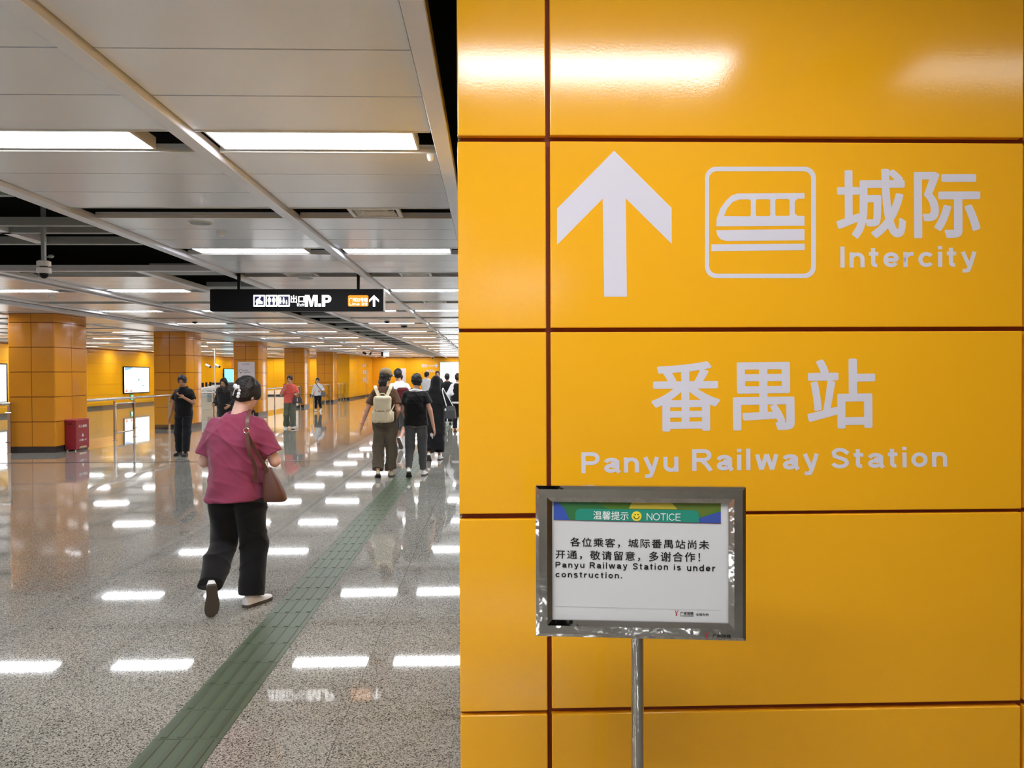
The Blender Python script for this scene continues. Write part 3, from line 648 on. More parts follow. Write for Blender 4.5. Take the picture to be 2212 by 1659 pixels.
# ceiling devices
def ceil_at(px, py, z=ZC):
    d = ray(px, py); return CAM+d*((z-CAMH)/d.z)
def speaker(px, py, lab):
    p = ceil_at(px, py); t = thing('ceiling_speaker', lab, 'speaker', (p.x, p.y, ZC))
    MB().disc((0, 0), .10, -.008, -.0005, 28).build('rim', M['white'], t, smooth=True)
    MB().disc((0, 0), .085, -.0095, -.0081, 28).build('grille', M['greybeam'], t)
speaker(432, 481, 'round ceiling speaker nearest the viewer, left of the smoke detector')
speaker(660, 601, 'round ceiling speaker just beyond the black hanging sign')
speaker(826, 690, 'small round ceiling speaker beyond the hanging sign, right of the dark slats')
def detector(px, py, lab, m='white', k=1):
    p = ceil_at(px, py, ZC-.03); t = thing('smoke_detector', lab, 'smoke detector', (p.x, p.y, ZC))
    MB().disc((0, 0), .05*k, -.022, -.0005, 20).build('base', M[m], t, smooth=True); MB().loft([[(r*k*math.cos(a*PI/10), r*k*math.sin(a*PI/10), z) for a in range(20)] for r, z in ((.048, -.022), (.038, -.04), (.02, -.048))]).build('sensor_cap', M[m], t, smooth=True)
detector(478, 506, 'white smoke detector above the left half of the hanging sign', 'grille', .75)
detector(930, 342, 'small white smoke detector beside the nearest ceiling light', 'grille', .45)
detector(112, 643, 'smoke detector above the nearest pillar')
detector(873, 706, 'black dome detector on the far ceiling, right of the hanging sign', 'black', 1.8)
detector(836, 697, 'dark detector splitting a far light right of the hanging sign', 'black', 1.3)
detector(421, 698, 'dark detector splitting a far light left of the hanging sign', 'black', 1.3)
def vent(px0, px1, k, slotlight, lab):
    yc = RB+PER*k+2.12; x0 = at(px0, 0, yc).x; x1 = at(px1, 0, yc).x; w_ = .42; cx = (x0+x1)/2
    t = thing('air_vent', lab, 'air vent', (cx, yc, ZC), group='square ceiling air vents')
    fr = MB(); a = w_/2; b = .165
    fr.box(-a, -b, -.004, a, -b+.03, .02).box(-a, b-.03, -.004, a, b, .02).box(-a, -b+.03, -.004, -a+.03, b-.03, .02).box(a-.03, -b+.03, -.004, a, b-.03, .02); fr.build('frame', M['grille'], t)
    for i in range(3):   # nested square deflector vanes
        q = 1-.26*(i+1); q2 = q-.10; A, B = (a-.03)*q+.03, (b-.03)*q+.02; A2, B2 = (a-.03)*q2+.02, (b-.03)*q2+.01
        v = [(-A, -B, .0), (A, -B, .0), (A, B, 0), (-A, B, 0), (-A2, -B2, .04), (A2, -B2, .04), (A2, B2, .04), (-A2, B2, .04)]
        MB().add(v, [(0, 1, 5, 4), (1, 2, 6, 5), (2, 3, 7, 6), (3, 0, 4, 7)]).build('vane', M['grille'], t)
vent(765, 852, 0, 0, 'square white air vent nearest the viewer, in the open slot left of the sign wall')
vent(612, 678, 1, 0, 'square air vent right above the middle of the hanging sign')
vent(866, 922, 1, 0, 'square air vent above and right of the hanging sign')
vent(917, 955, 2, 0, 'small air vent beyond the hanging sign, close to the sign wall edge')

# ------------------------------------------------------------------ light boxes on the left and far walls
def lightbox(y0, y1, z0, z1, base, deco, lab):
    t = thing('light_box', lab, 'light box', (XL, (y0+y1)/2, z0)); h = (y1-y0)/2; H = z1-z0
    MB().box(-.03, -h, 0, .06, -h+.05, H).box(-.03, h-.05, 0, .06, h, H).box(-.03, -h+.05, 0, .06, h-.05, .05).box(-.03, -h+.05, H-.05, .06, h-.05, H).build('frame', M['black'], t)
    s = MB().box(-.02, -h+.05, .05, .045, h-.05, H-.05).build('screen', base, t)
    for i, (pts, m) in enumerate(deco):
        tr = tessellate_polygon([[Vector((p[0], p[1], 0)) for p in pts]])
        me = bpy.data.meshes.new('artwork'); me.from_pydata([(.046+.001*i, -h+2*h*p[0], H*p[1]) for p in pts], [], [tuple(q) for q in tr]); fixn(me, Vector((1, 0, 0))); me.materials.append(m)
        link(bpy.data.objects.new('artwork', me), s)
    return t
EW = emitmat('lightbox_white', (1, 1, .99), 2.2); EB = emitmat('lightbox_blue', (.25, .55, 1), 1.1); ER = emitmat('lightbox_coral', (1, .35, .25), 1.1); EC = emitmat('lightbox_cyan', (.22, .85, .95), 1.5); EG = emitmat('lightbox_teal', (.15, .5, .5), .9)
lightbox(27.8, 31.2, .56, 2.14, EW, [([(.55, .45), (.62, .62), (.7, .45)], EG)], 'glowing white light box at the far left edge, left of the nearest pillar')
lightbox(40.95, 44.0, .66, 2.12, EW, [([(.04, .97), (.34, .97), (.26, .90), (.04, .84)], EB), ([(.04, .06), (.1, .2), (.16, .06)], ER), ([(.2, .06), (.28, .17), (.34, .06)], ER), ([(.51, .45), (.56, .55), (.62, .5)], EG), ([(.66, .34), (.7, .26), (.78, .26), (.82, .38), (.78, .30), (.72, .29)], EG)],
         'glowing white light box between the first and second pillars')
lightbox(56.2, 59.0, .56, 2.12, EC, [([(.03, .06), (.03, .3), (.3, .26), (.6, .34), (.97, .28), (.97, .06)], EW), ([(.5, .2), (.6, .44), (.7, .2)], ER)], 'cyan and white light box between the second and third pillars')
p0, p1 = at(951, 783, Y1-.1), at(1000, 852, Y1-.1)
t = thing('light_box', 'large plain white light box on the far wall beside the corridor edge', 'light box', (p0.x, Y1-.1, p1.z+.06))
MB().box(0, 0, 0, 3.4, .07, p0.z-p1.z-.06).build('screen', EW, t); MB().box(-.08, -.01, 0, 0, .07, p0.z-p1.z).box(0, -.01, p0.z-p1.z-.06, 3.4, .07, p0.z-p1.z).build('frame', M['greybeam'], t)
# emergency running man sign low on the left wall
q = at(277, 862, 41.3); t = thing('emergency_sign', 'small green lit emergency sign low under the white light box', 'sign', (XL, 41.9, .30))
MB().box(0, -.18, 0, .03, .18, .3).build('case', M['matblack'], t); MB().box(.03, -.16, .02, .034, .16, .28).build('panel', emitmat('exit_green', (.02, .8, .25), 1.2), t)
MB().sphere((.038, 0, .22), .025).box(.034, -.03, .10, .04, .03, .19).box(.034, -.08, .05, .04, -.03, .12).box(.034, .02, .05, .04, .1, .09).build('running_figure', EW, t)

# writing on the far wall and block
PF = Pl((0, Y1-.03, 0), (1, 0, 0), (0, -1, 0)); 
def c6(u, v): return (700+u/7.373, 660+v/7.373)
ptext('lettering', '城际', c6(1550, 985), c6(1640, 985), c6(1550, 930), PF, .002, M['decal'], wf, bold=.02)
ptext('lettering', 'Intercity', c6(1650, 980), c6(1735, 980), c6(1650, 945), PF, .002, M['decal'], wf, stroke=(.07, .12))
poly('arrow_sign', [[c6(*p) for p in ((1738, 945), (1785, 945), (1765, 925), (1785, 922), (1818, 955), (1785, 988), (1765, 985), (1785, 966), (1738, 966))]], PF, .002, M['decal'], wf)
ptext('lettering', '番禺站', c6(1630, 1065), c6(1760, 1065), c6(1630, 1020), PF, .002, M['decal'], wf, bold=.02)
t = thing('poster', 'white notice on the far yellow wall behind the short-haired walkers', 'poster', (at(871, 815, Y1-.06).x, Y1-.06, .6))
MB().box(-.2, 0, 0, .22, .02, 1.5).build('sheet', M['decal'], t)
PB = Pl((-9.17, 0, 0), (0, 1, 0), (1, 0, 0))
for yb, yt in ((793, 786), (808, 799), (826, 815)):
    ptext('lettering', '番禺' if yb < 800 else '车站', (783, yb+.5), (790.5, yb), (783, yt), PB, .004, M['decal'], blk, bold=.02)
# portable notice board seen edge-on
q = gnd(794, 850); t = thing('portable_board', 'tall thin white notice board on two legs by the far yellow block', 'notice board', (at(793.5, 840, 54).x, 54.0, 0))
MB().box(-.05, -.03, .98, .05, .03, 1.98).build('board', M['white'], t)
for x in (-.09, .05): MB().tube([(x, 0, 0), (x*.6, 0, 1.0)], .014, 8).build('leg', M['steel'], t)
MB().box(-.2, -.12, 0, .2, .12, .02).build('foot_plate', M['steel'], t)
# cctv and display near the far ceiling
t = thing('display_monitor', 'white and black display hanging from the far ceiling', 'monitor', (at(832, 764, 44).x, 44, at(832, 770, 44).z))
MB().box(-.10, -.1, 0, .23, .14, .33).build('case', M['white'], t, bevel=.01); MB().box(-.22, -.09, .02, -.10, .12, .31).build('shade', M['black'], t)
MB().tube([(-.0, 0, .33), (-.0, 0, ZC-t.location.z)], .015).tube([(.18, 0, .33), (.18, 0, ZC-t.location.z)], .015).build('hanger', M['matblack'], t)
for px, py, lab in ((786, 762, 'long dark camera bracket under the far ceiling, left of the hanging display'), (804, 762, 'black camera on a bent bracket beside the hanging display')):
    P = at(px, py, 42); t = thing('security_camera', lab, 'security camera', (P.x, 42, P.z))
    MB().tube([(0, 0, 0), (0, 0, ZB-P.z-.002)], .016, 8).build('bracket', M['matblack'], t); MB().tube([(-.05, 0, 0), (.13 if px < 800 else -.13, -.05, -.05 if px < 800 else -.1)], [.045, .05], 10).build('body', M['black'], t, smooth=True)
P = at(932, 769, Y1-.3); t = thing('security_camera', 'small white camera high on the far yellow wall', 'security camera', (P.x, Y1-.3, P.z))
MB().tube([(0, 0, 0), (-.05, .27, .12)], .02, 8).build('bracket', M['white'], t); MB().tube([(-.1, .1, .12), (.1, -.25, -.12)], [.07, .09], 10).build('body', M['white'], t, smooth=True); MB().tube([(.1, -.25, -.12), (.12, -.29, -.145)], .08, 10).build('lens', M['black'], t)
t = thing('security_camera_post', 'slim white post with two camera heads between the second and third pillars', 'security camera', (at(464.5, 800, 36).x, 36, 0))
MB().tube([(0, 0, 0), (0, 0, 2.93)], .025, 10).build('post', M['white'], t)
for sx, px in ((-1, 450), (1, 470)):
    dx = at(px, 790, 36).x-t.location.x
    MB().tube([(0, 0, 2.0), (dx*.9, 0, 2.02)], .012, 6).build('arm', M['greybeam'], t); MB().tube([(dx-.11, -.0, 2.14), (dx+.09, -.05, 2.03)], [.05, .06], 10).build('camera_head', M['white'], t, smooth=True); MB().tube([(dx+.09, -.05, 2.03), (dx+.12, -.06, 2.013)], .052, 10).build('lens', M['black'], t)

# poster on third pillar
PP = Pl((0, 30.585, 0), (1, 0, 0), (0, -1, 0)); a_, b_ = at(514, 781.5, 30.585), at(550.5, 840, 30.585)
t = thing('poster', 'white information poster on the front of the third pillar', 'poster', ((a_.x+b_.x)/2, 30.585, b_.z))
MB().box(a_.x-t.location.x, -.012, 0, b_.x-t.location.x, .012, a_.z-b_.z).build('sheet', M['decal'], t)
def c7(u, v): return (400+u/6.9125, 660+v/6.9125)
PP = Pl((0, 30.57, 0), (1, 0, 0), (0, -1, 0)); gy = mat('print_grey_text', (.12, .11, .11), rough=.5); rdd = mat('print_red_text', (.25, .03, .03), rough=.5)
ptext('lettering', '出口信息', c7(862, 886), c7(965, 886), c7(862, 862), PP, .001, gy, t)
ptext('lettering', '番禺站', c7(868, 980), c7(942, 980), c7(868, 960), PP, .001, gy, t)
ptext('lettering', '城际', c7(868, 1006), c7(980, 1006), c7(868, 990), PP, .001, rdd, t)
poly('pin_mark', [[c7(830+28*math.cos(k*PI/10), 975+28*math.sin(k*PI/10)) for k in range(20)], [c7(830+23*math.cos(k*PI/10), 975+23*math.sin(k*PI/10)) for k in range(20)]], PP, .001, gy, t)
poly('pin_mark', [[c7(818, 1000), c7(842, 1000), c7(830, 1016)]], PP, .0015, gy, t)

# red fire box
a0, a1 = -9.232, -8.99
t = thing('fire_extinguisher_box', 'dark red fire extinguisher box standing against the nearest pillar', 'fire extinguisher box', ((a0+a1)/2, 17.02, 0)); t.rotation_euler = (0, 0, 0)
hx = (a1-a0)/2-.001; hy = .27
MB().box(-hx, -hy, .03, hx, hy, .66).build('cabinet', M['red'], t, bevel=.006, seg=1); MB().box(-hx-.0, -hy-.012, .66, hx+.012, hy+.012, .685).build('lid', mat('red_lid', srgb(190, 70, 82), rough=.35), t)
MB().box(-.05, -hy-.004, .575, .04, -hy, .60).build('handle_slot', M['matblack'], t)
for x in (-hx+.03, hx-.03):
    for y in (-hy+.03, hy-.03): MB().disc((x, y), .018, 0, .03, 12).build('foot', M['steel'], t)
MB().box(hx+.001, -hy+.12, .05, hx+.006, hy-.12, .09).build('name_plate', M['steel'], t)
PX = Pl((t.location.x+hx, 17.02, 0), (0, 1, 0), (1, 0, 0))
ptext('lettering', '灭火器箱', (-.17, .50), (.17, .50), (-.17, .56), PX, .003, M['decal'], t, bold=.02, px=False)
ptext('lettering', '火警119', (-.15, .2), (.15, .2), (-.15, .25), PX, .003, M['decal'], t, bold=.02, px=False)
poly('lettering', [[(-.05, .30), (.05, .30), (0, .38)]], PX, .003, M['decal'], t, px=False)

# ------------------------------------------------------------------ steel and glass barriers
def barrier(lab, p0, p1, nb, gate=None, px_=None):
    p0 = Vector((*p0, 0)); p1 = Vector((*p1, 0)); d = p1-p0; L = d.length; an = math.atan2(d.y, d.x)
    t = thing('glass_barrier', lab, 'barrier', p0, an)
    MB().tube([(0, 0, 1.05), (L, 0, 1.05)], .033, 14).build('handrail', M['steel'], t, smooth=True)
    X_ = px_ or [min(max(L*i/nb, .03), L-.03) for i in range(nb+1)]
    for i, x in enumerate(X_):
        po = MB().box(x-.03, -.02, 0, x+.03, .02, 1.0).build('post', M['steel'], t, bevel=.002, seg=1)
        MB().disc((x, 0), .055, 0, .012, 20).build('flange', M['steel'], po, smooth=True)
        for z in (.24, .86): MB().tube([(x-.06, -.03, z), (x+.06, -.03, z)], .012, 8).tube([(x, -.03, z), (x, .01, z)], .012, 8).build('clamp', M['chrome'], po, smooth=True)
        if i < len(X_)-1 and not (gate and i in gate):
            x2 = X_[i+1]
            MB().box(x+.05, -.005, .12, x2-.05, .005, .97).build('glass_panel', M['glass'], t)
        elif i < len(X_)-1:
            x2 = X_[i+1]; g = MB().tube([(x+.05, 0, .18), (x+.05, 0, .92), (x2-.05, 0, .92), (x2-.05, 0, .18), (x+.05, 0, .18)], .022, 10).build('gate_frame', M['steel'], t, smooth=True)
            MB().box(x+.075, -.004, .21, x2-.075, .004, .89).build('glass_panel', M['glass'], g)
    return t
barrier('glass barrier with steel handrail running left from the nearest pillar', (-16.5, 16.32), (-10.11, 16.32), 4)
barrier('glass barrier with a steel gate between the nearest and second pillars', (-9.5, 17.78), (-9.5, 23.34), 5, gate=(1,), px_=[.03, 1.72, 2.78, 5.0, 5.5])
barrier('glass barrier between the second and third pillars, behind the dark-coated woman', (-9.4, 24.7), (-9.4, 30.5), 4)
barrier('glass barrier between the third and fourth pillars, behind the coral top', (-9.4, 31.95), (-9.4, 38.05), 4)
barrier('glass barrier from the fourth pillar to the fifth pillar', (-9.4, 39.35), (-9.4, 45.05), 4)
barrier('glass barrier between the fifth pillar and the far yellow block', (-9.4, 46.45), (-9.4, 49.95), 4)

# ------------------------------------------------------------------ security equipment behind the second barrier
def at_floor(px, Y): return (at(px, 850, Y).x, Y, 0)
t = thing('baggage_scanner', 'black baggage scanner with a white top edge beyond the second barrier', 'scanner', at_floor(482, 43.6))
MB().loft([[(x, y, z) for x, y, z in ((-.55, -.8, .3), (.55, -.8, .3), (.55, -.8, 1.1), (.42, -.8, 1.22), (-.42, -.8, 1.22), (-.55, -.8, 1.1))], [(x, .8, z) for x, z in ((-.55, .3), (.55, .3), (.55, 1.1), (.42, 1.22), (-.42, 1.22), (-.55, 1.1))]]).build('tunnel', M['matblack'], t)
MB().box(-.5, -.83, .98, .3, -.8, 1.10).build('control_panel', M['white'], t); MB().box(-.45, -.9, .25, .45, .9, .30).build('conveyor', M['black'], t)
for x in (-.45, .45):
    for y in (-.7, .7): MB().box(x-.04, y-.04, 0, x+.04, y+.04, .3).build('leg', M['greybeam'], t)
MB().tube([(.0, 0, 1.22), (0, 0, 1.75)], .02, 8).build('beacon', M['matblack'], t)
for i, (px, Y) in enumerate(((444.5, 36.6), (452, 38.6), (460, 40.8))):
    t = thing('fare_gate', ('leftmost', 'middle', 'rightmost')[i]+' of three white fare gates beyond the second barrier', 'fare gate', at_floor(px, Y), group='white fare gates')
    MB().loft([[(-.09, -.7, 0), (.09, -.7, 0), (.09, .7, 0), (-.09, .7, 0)], [(-.09, -.75, .95), (.09, -.75, .95), (.09, .7, .95), (-.09, .7, .95)], [(-.07, -.55, 1.06), (.07, -.55, 1.06), (.07, .6, 1.06), (-.07, .6, 1.06)]]).build('body', M['white'], t, bevel=.012)
    MB().box(-.05, -.765, .72, .05, -.745, .88).build('reader', M['black'], t); MB().box(.09, -.05, .35, .3, -.02, .9).build('flap', M['greybeam'], t)
    MB().box(-.05, -.4, 1.06, .05, -.36, 1.28).build('display', M['black'], t)
t = thing('information_desk', 'grey service desk beyond the barrier near the left wall', 'desk', (-15.6, 38.5, 0))
MB().loft([[(-.9, -.35, 0), (.9, -.35, 0), (.9, .35, 0), (-.9, .35, 0)], [(-.2, -.35, .85), (.9, -.35, .85), (.9, .35, .85), (-.2, .35, .85)]]).build('body', M['greybeam'], t, bevel=.02); MB().box(-.25, -.4, .85, .95, .4, .89).build('top', M['grille'], t)

# ================================================================== people: distance-field bodies and clothes
def nrm(v): v = np.asarray(v, float); return v/(np.linalg.norm(v)+1e-12)
class Fld:
    def __init__(s, lo, hi, h):
        s.h = h; s.lo = np.asarray(lo, float); n = np.ceil((np.asarray(hi)-s.lo)/h).astype(int)+1
        s.ax = [s.lo[i]+h*np.arange(n[i]) for i in range(3)]; s.F = np.full(tuple(n), .2)
    def sub(s, lo, hi):
        sl = []
        for i in range(3):
            a = max(0, int((lo[i]-s.lo[i])/s.h)-1); b = min(len(s.ax[i]), int((hi[i]-s.lo[i])/s.h)+3); sl.append(slice(a, max(a, b)))
        x, y, z = s.ax[0][sl[0]][:, None, None], s.ax[1][sl[1]][None, :, None], s.ax[2][sl[2]][None, None, :]
        return tuple(sl), x, y, z
    def put(s, prim, k=.02, cut=False):
        fn, lo, hi = prim; pad = k+2.5*s.h; sl, x, y, z = s.sub([a-pad for a in lo], [a+pad for a in hi])
        if any(q.stop-q.start < 1 for q in sl): return s
        d = fn(x, y, z); G = s.F[sl]
        if cut:
            d = -d; hh = np.clip(.5-.5*(G-d)/k, 0, 1) if k > 0 else 0
            s.F[sl] = (G*(1-hh)+d*hh+k*hh*(1-hh)) if k > 0 else np.maximum(G, d)
        else:
            hh = np.clip(.5+.5*(G-d)/k, 0, 1) if k > 0 else 0
            s.F[sl] = (G*(1-hh)+d*hh-k*hh*(1-hh)) if k > 0 else np.minimum(G, d)
        return s
    def noise(s, amp, fr, seed=0, dirs=None):
        rs = np.random.RandomState(seed); x, y, z = s.ax[0][:, None, None], s.ax[1][None, :, None], s.ax[2][None, None, :]
        for i in range(5):
            d = rs.normal(size=3)*([1, 1, .8] if dirs is None else dirs); d = nrm(d)*fr*rs.uniform(.6, 1.5); ph = rs.uniform(0, 6.28, 2)
            s.F += amp*.5*np.sin(d[0]*x+d[1]*y+d[2]*z+ph[0]+1.3*np.sin(d[1]*.6*x-d[0]*.7*z+d[2]*.4*y+ph[1]))
        return s
    def folds(s, amp, fr, seed=0, base=(.6, .2, 1)):
        rs = np.random.RandomState(seed); x, y, z = s.ax[0][:, None, None], s.ax[1][None, :, None], s.ax[2][None, None, :]
        for i in range(5):
            sg = -1 if i == 1 else 1; d = nrm(np.array(base)*[sg, 1, 1]+rs.normal(size=3)*.25)*fr*rs.uniform(.7, 1.3); ph = rs.uniform(0, 6.28, 3)
            w = .5+.5*np.sin(7*x*sg+6*z+5*y+ph[2]); s.F -= amp*np.maximum(0, w-.35)*(1-np.abs(np.sin(d[0]*x+d[1]*y+d[2]*z+ph[0]+.9*np.sin(9*x-6*z+ph[1]))))**3
        return s
    def mesh(s, name):
        F = s.F; S = F < 0; nx, ny, nz = F.shape
        c = [(i, j, k) for i in (0, 1) for j in (0, 1) for k in (0, 1)]
        cnt = sum(S[i:nx-1+i, j:ny-1+j, k:nz-1+k].astype(np.int8) for i, j, k in c)
        A = (cnt > 0) & (cnt < 8); I, J, K = np.nonzero(A); n = len(I); idx = np.full(A.shape, -1, np.int64); idx[I, J, K] = np.arange(n)
        P = np.zeros((n, 3)); W = np.zeros(n)
        for a in c:
            for ax in range(3):
                if a[ax]: continue
                b = list(a); b[ax] = 1
                fa = F[I+a[0], J+a[1], K+a[2]]; fb = F[I+b[0], J+b[1], K+b[2]]; m = (fa < 0) != (fb < 0)
                t = np.where(m, fa/(np.where(m, fa-fb, 1)), 0); q = np.tile(np.array(a, float), (n, 1)); q[:, ax] += t
                P += q*m[:, None]; W += m
        P = P/W[:, None]; V = s.lo+(np.stack([I, J, K], 1)+P)*s.h
        Q = []
        for ax in range(3):
            o1, o2 = [(1, 2), (2, 0), (0, 1)][ax]
            sa = [slice(None)]*3; sb = [slice(None)]*3; sa[ax] = slice(0, -1); sb[ax] = slice(1, None); D = S[tuple(sa)].astype(np.int8)-S[tuple(sb)].astype(np.int8)
            for sg in (1, -1):
                E = np.stack(np.nonzero(D == sg), 1); ok = (E[:, o1] > 0) & (E[:, o2] > 0) & (E[:, o1] < F.shape[o1]-1) & (E[:, o2] < F.shape[o2]-1); E = E[ok]
                def g(d1, d2):
                    e = E.copy(); e[:, o1] += d1; e[:, o2] += d2; return idx[e[:, 0], e[:, 1], e[:, 2]]
                q = np.stack([g(-1, -1), g(0, -1), g(0, 0), g(-1, 0)], 1)
                if sg < 0: q = q[:, ::-1]
                Q.append(q)
        Q = np.vstack(Q); me = bpy.data.meshes.new(name); me.vertices.add(n); me.vertices.foreach_set('co', V.reshape(-1))
        me.loops.add(len(Q)*4); me.loops.foreach_set('vertex_index', Q.reshape(-1)); me.polygons.add(len(Q)); me.polygons.foreach_set('loop_start', np.arange(len(Q))*4); me.polygons.foreach_set('loop_total', np.full(len(Q), 4))
        me.update(calc_edges=True); me.validate(); me.polygons.foreach_set('use_smooth', [True]*len(me.polygons)); return me
def rc(a, b, ra, rb, fa=False, fb=False, sy=1.0):
    """tapered capsule; fa/fb flat ends"""
    a = np.asarray(a, float); b = np.asarray(b, float); d = b-a; L = np.linalg.norm(d); u = d/(L+1e-9); R = max(ra, rb)
    def fn(x, y, z):
        X, Y, Z = x-a[0], y-a[1], z-a[2]; t = X*u[0]+Y*u[1]+Z*u[2]; tc = np.clip(t, 0, L)
        r = np.sqrt((X-tc*u[0])**2+((Y-tc*u[1])*sy)**2+(Z-tc*u[2])**2)-(ra+(rb-ra)*tc/(L+1e-9))
        if fa: r = np.maximum(r, -t)
        if fb: r = np.maximum(r, t-L)
        return r
    return fn, np.minimum(a, b)-R, np.maximum(a, b)+R
def ell(c, r, R=None):
    c = np.asarray(c, float); r = np.asarray(r, float); R = np.eye(3) if R is None else np.asarray(R)   # columns: local axes
    def fn(x, y, z):
        X, Y, Z = x-c[0], y-c[1], z-c[2]; q = [X*R[0, i]+Y*R[1, i]+Z*R[2, i] for i in range(3)]
        k0 = np.sqrt(sum((q[i]/r[i])**2 for i in range(3))); k1 = np.sqrt(sum((q[i]/r[i]**2)**2 for i in range(3)))+1e-9
        return k0*(k0-1)/k1
    e = np.sqrt(((R*r)**2).sum(1)); return fn, c-e, c+e
def rbox(c, hb, r, R=None):
    c = np.asarray(c, float); R = np.eye(3) if R is None else np.asarray(R)
    def fn(x, y, z):
        X, Y, Z = x-c[0], y-c[1], z-c[2]; q = [np.abs(X*R[0, i]+Y*R[1, i]+Z*R[2, i])-hb[i]+r for i in range(3)]
        return np.sqrt(sum(np.maximum(k, 0)**2 for k in q))+np.minimum(np.maximum(np.maximum(q[0], q[1]), q[2]), 0)-r
    e = (np.abs(R)*np.array(hb)).sum(1); return fn, c-e, c+e
def stack(prof, n=2.3, cap=.012):
    """vertical stack of ellipses: rows (z, half width, half depth, x centre, y centre)"""
    P = np.array(prof, float); P = P[np.argsort(P[:, 0])]; zz = P[:, 0]
    def fn(x, y, z):
        a, b, cx, cy = [np.interp(z, zz, P[:, i]) for i in (1, 2, 3, 4)]
        q = (np.abs((x-cx)/a)**n+np.abs((y-cy)/b)**n)**(1/n); d = (q-1)*np.minimum(a, b)*.92
        return np.maximum(np.maximum(d, zz[0]-z), z-zz[-1])
    m = P[:, 1].max(); k = P[:, 2].max()
    return fn, (P[:, 3].min()-m, P[:, 4].min()-k, zz[0]), (P[:, 3].max()+m, P[:, 4].max()+k, zz[-1])
def half(n, c):   # keeps n.p < c
    n = nrm(n); return lambda x, y, z: x*n[0]+y*n[1]+z*n[2]-c
def ik(a, c, l1, l2, pole):
    a = np.asarray(a, float); c = np.asarray(c, float); d = c-a; L = np.linalg.norm(d); u = d/L; L2 = min(L, (l1+l2)*.999); x = (l1*l1-l2*l2+L2*L2)/(2*L2)
    h = math.sqrt(max(l1*l1-x*x, 0)); p = np.asarray(pole, float); p = nrm(p-u*np.dot(p, u)); return a+u*x+p*h
def rotm(yaw, pitch, roll=0):   # head frame: yaw about z (left positive), pitch down positive, roll to the right positive
    cy, sy, cp, sp, cr, sr = math.cos(yaw), math.sin(yaw), math.cos(-pitch), math.sin(-pitch), math.cos(roll), math.sin(roll)
    Rz = np.array([[cy, -sy, 0], [sy, cy, 0], [0, 0, 1]]); Rx = np.array([[1, 0, 0], [0, cp, -sp], [0, sp, cp]]); Ry = np.array([[cr, 0, sr], [0, 1, 0], [-sr, 0, cr]])
    return Rz @ Ry @ Rx
def hand(f, w, d, n, side, s, curl=.5, k=.008, spread=1.0):
    """palm, four unequal fingers and a thumb; d = pointing, n = palm normal, side = +1 if the thumb lies towards d x n"""
    d = nrm(d); n = nrm(np.asarray(n, float)-d*np.dot(n, d)); t = np.cross(d, n)*side; R = np.stack([t, d, n], 1)
    f.put(ell(w+d*.045*s, (.040*s, .056*s, .0175*s), R), k); rf = max(.0088*s, f.h*.98)
    for i, (o, L) in enumerate(((.028, .070), (.010, .080), (-.009, .074), (-.027, .058))):
        b0 = w+d*.085*s+t*o*s*spread; a1 = nrm(d+n*.35*curl+t*o*2*spread); p1 = b0+a1*L*.52*s; a2 = nrm(d*(1-curl*.6)+n*1.1*curl); p2 = p1+a2*L*.48*s
        f.put(rc(b0, p1, rf, rf*.93), k*.5); f.put(rc(p1, p2, rf*.93, rf*.8), k*.3)
    tb = w+d*.022*s+t*.030*s; t1 = tb+nrm(t*.75+d*.7+n*.3)*.038*s; t2 = t1+nrm(d*.85+t*.25+n*.35*(1+curl))*.032*s
    f.put(rc(tb, t1, rf*1.25, rf*1.05), k); f.put(rc(t1, t2, rf*1.05, rf*.85), k*.4)
def shoe_meshes(kind, up_m, sole_m, s=1.0):
    key = (kind, up_m.name, sole_m.name, round(s, 2))
    if key in SH: return SH[key]
    st = [(-.060, .016, .055), (-.056, .026, .075), (-.035, .033, .088), (-.005, .034, .092), (.03, .035, .082), (.06, .039, .066), (.10, .045, .053), (.14, .045, .045), (.17, .038, .038), (.188, .024, .031), (.196, .010, .024)]
    rg = []; sl = []
    for y, w_, h_ in st:
        y -= .0; cxo = .006*math.sin((y+.06)/.25*PI)
        rg.append([((w_*.93*math.cos(a)+cxo)*s, y*s, (.018+(h_-.018)*max(0, math.sin(a))**.75)*s) for a in [PI*i/10 for i in range(11)]])
        sl.append([((w_*c_+cxo)*s, y*s, z*s) for c_, z in ((-1, .022), (-1.03, .012), (-.97, .001), (.97, .001), (1.03, .012), (1, .022))])
    a = MB().loft(rg).mesh('upper', smooth=True); a.materials.append(up_m); b = MB().loft(sl).mesh('sole', smooth=True); b.materials.append(sole_m)
    SH[key] = (a, b); return SH[key]
SH = {}
def ribbon(pts, wv, wid, th=.006):
    """flat strap along pts; wv = width direction"""
    b = MB(); pts = [Vector(p) for p in pts]; rings = []
    for i, p in enumerate(pts):
        t = (pts[min(i+1, len(pts)-1)]-pts[max(i-1, 0)]).normalized(); a = Vector(wv[i] if isinstance(wv, list) else wv); a = (a-t*a.dot(t)).normalized(); n = t.cross(a)
        rings.append([p+a*wid/2+n*th/2, p-a*wid/2+n*th/2, p-a*wid/2-n*th/2, p+a*wid/2-n*th/2])
    return b.loft(rings)
def smooth_path(pts, n=5):
    P = [np.array(p, float) for p in pts]; P = [2*P[0]-P[1]]+P+[2*P[-1]-P[-2]]; out = []
    for i in range(1, len(P)-2):
        for k in range(n):
            t = k/n; a, b, c, d = P[i-1:i+3]; out.append(.5*((2*b)+(-a+c)*t+(2*a-5*b+4*c-d)*t*t+(-a+3*b-3*c+d)*t**3))
    out.append(P[-2]); return [tuple(q) for q in out]

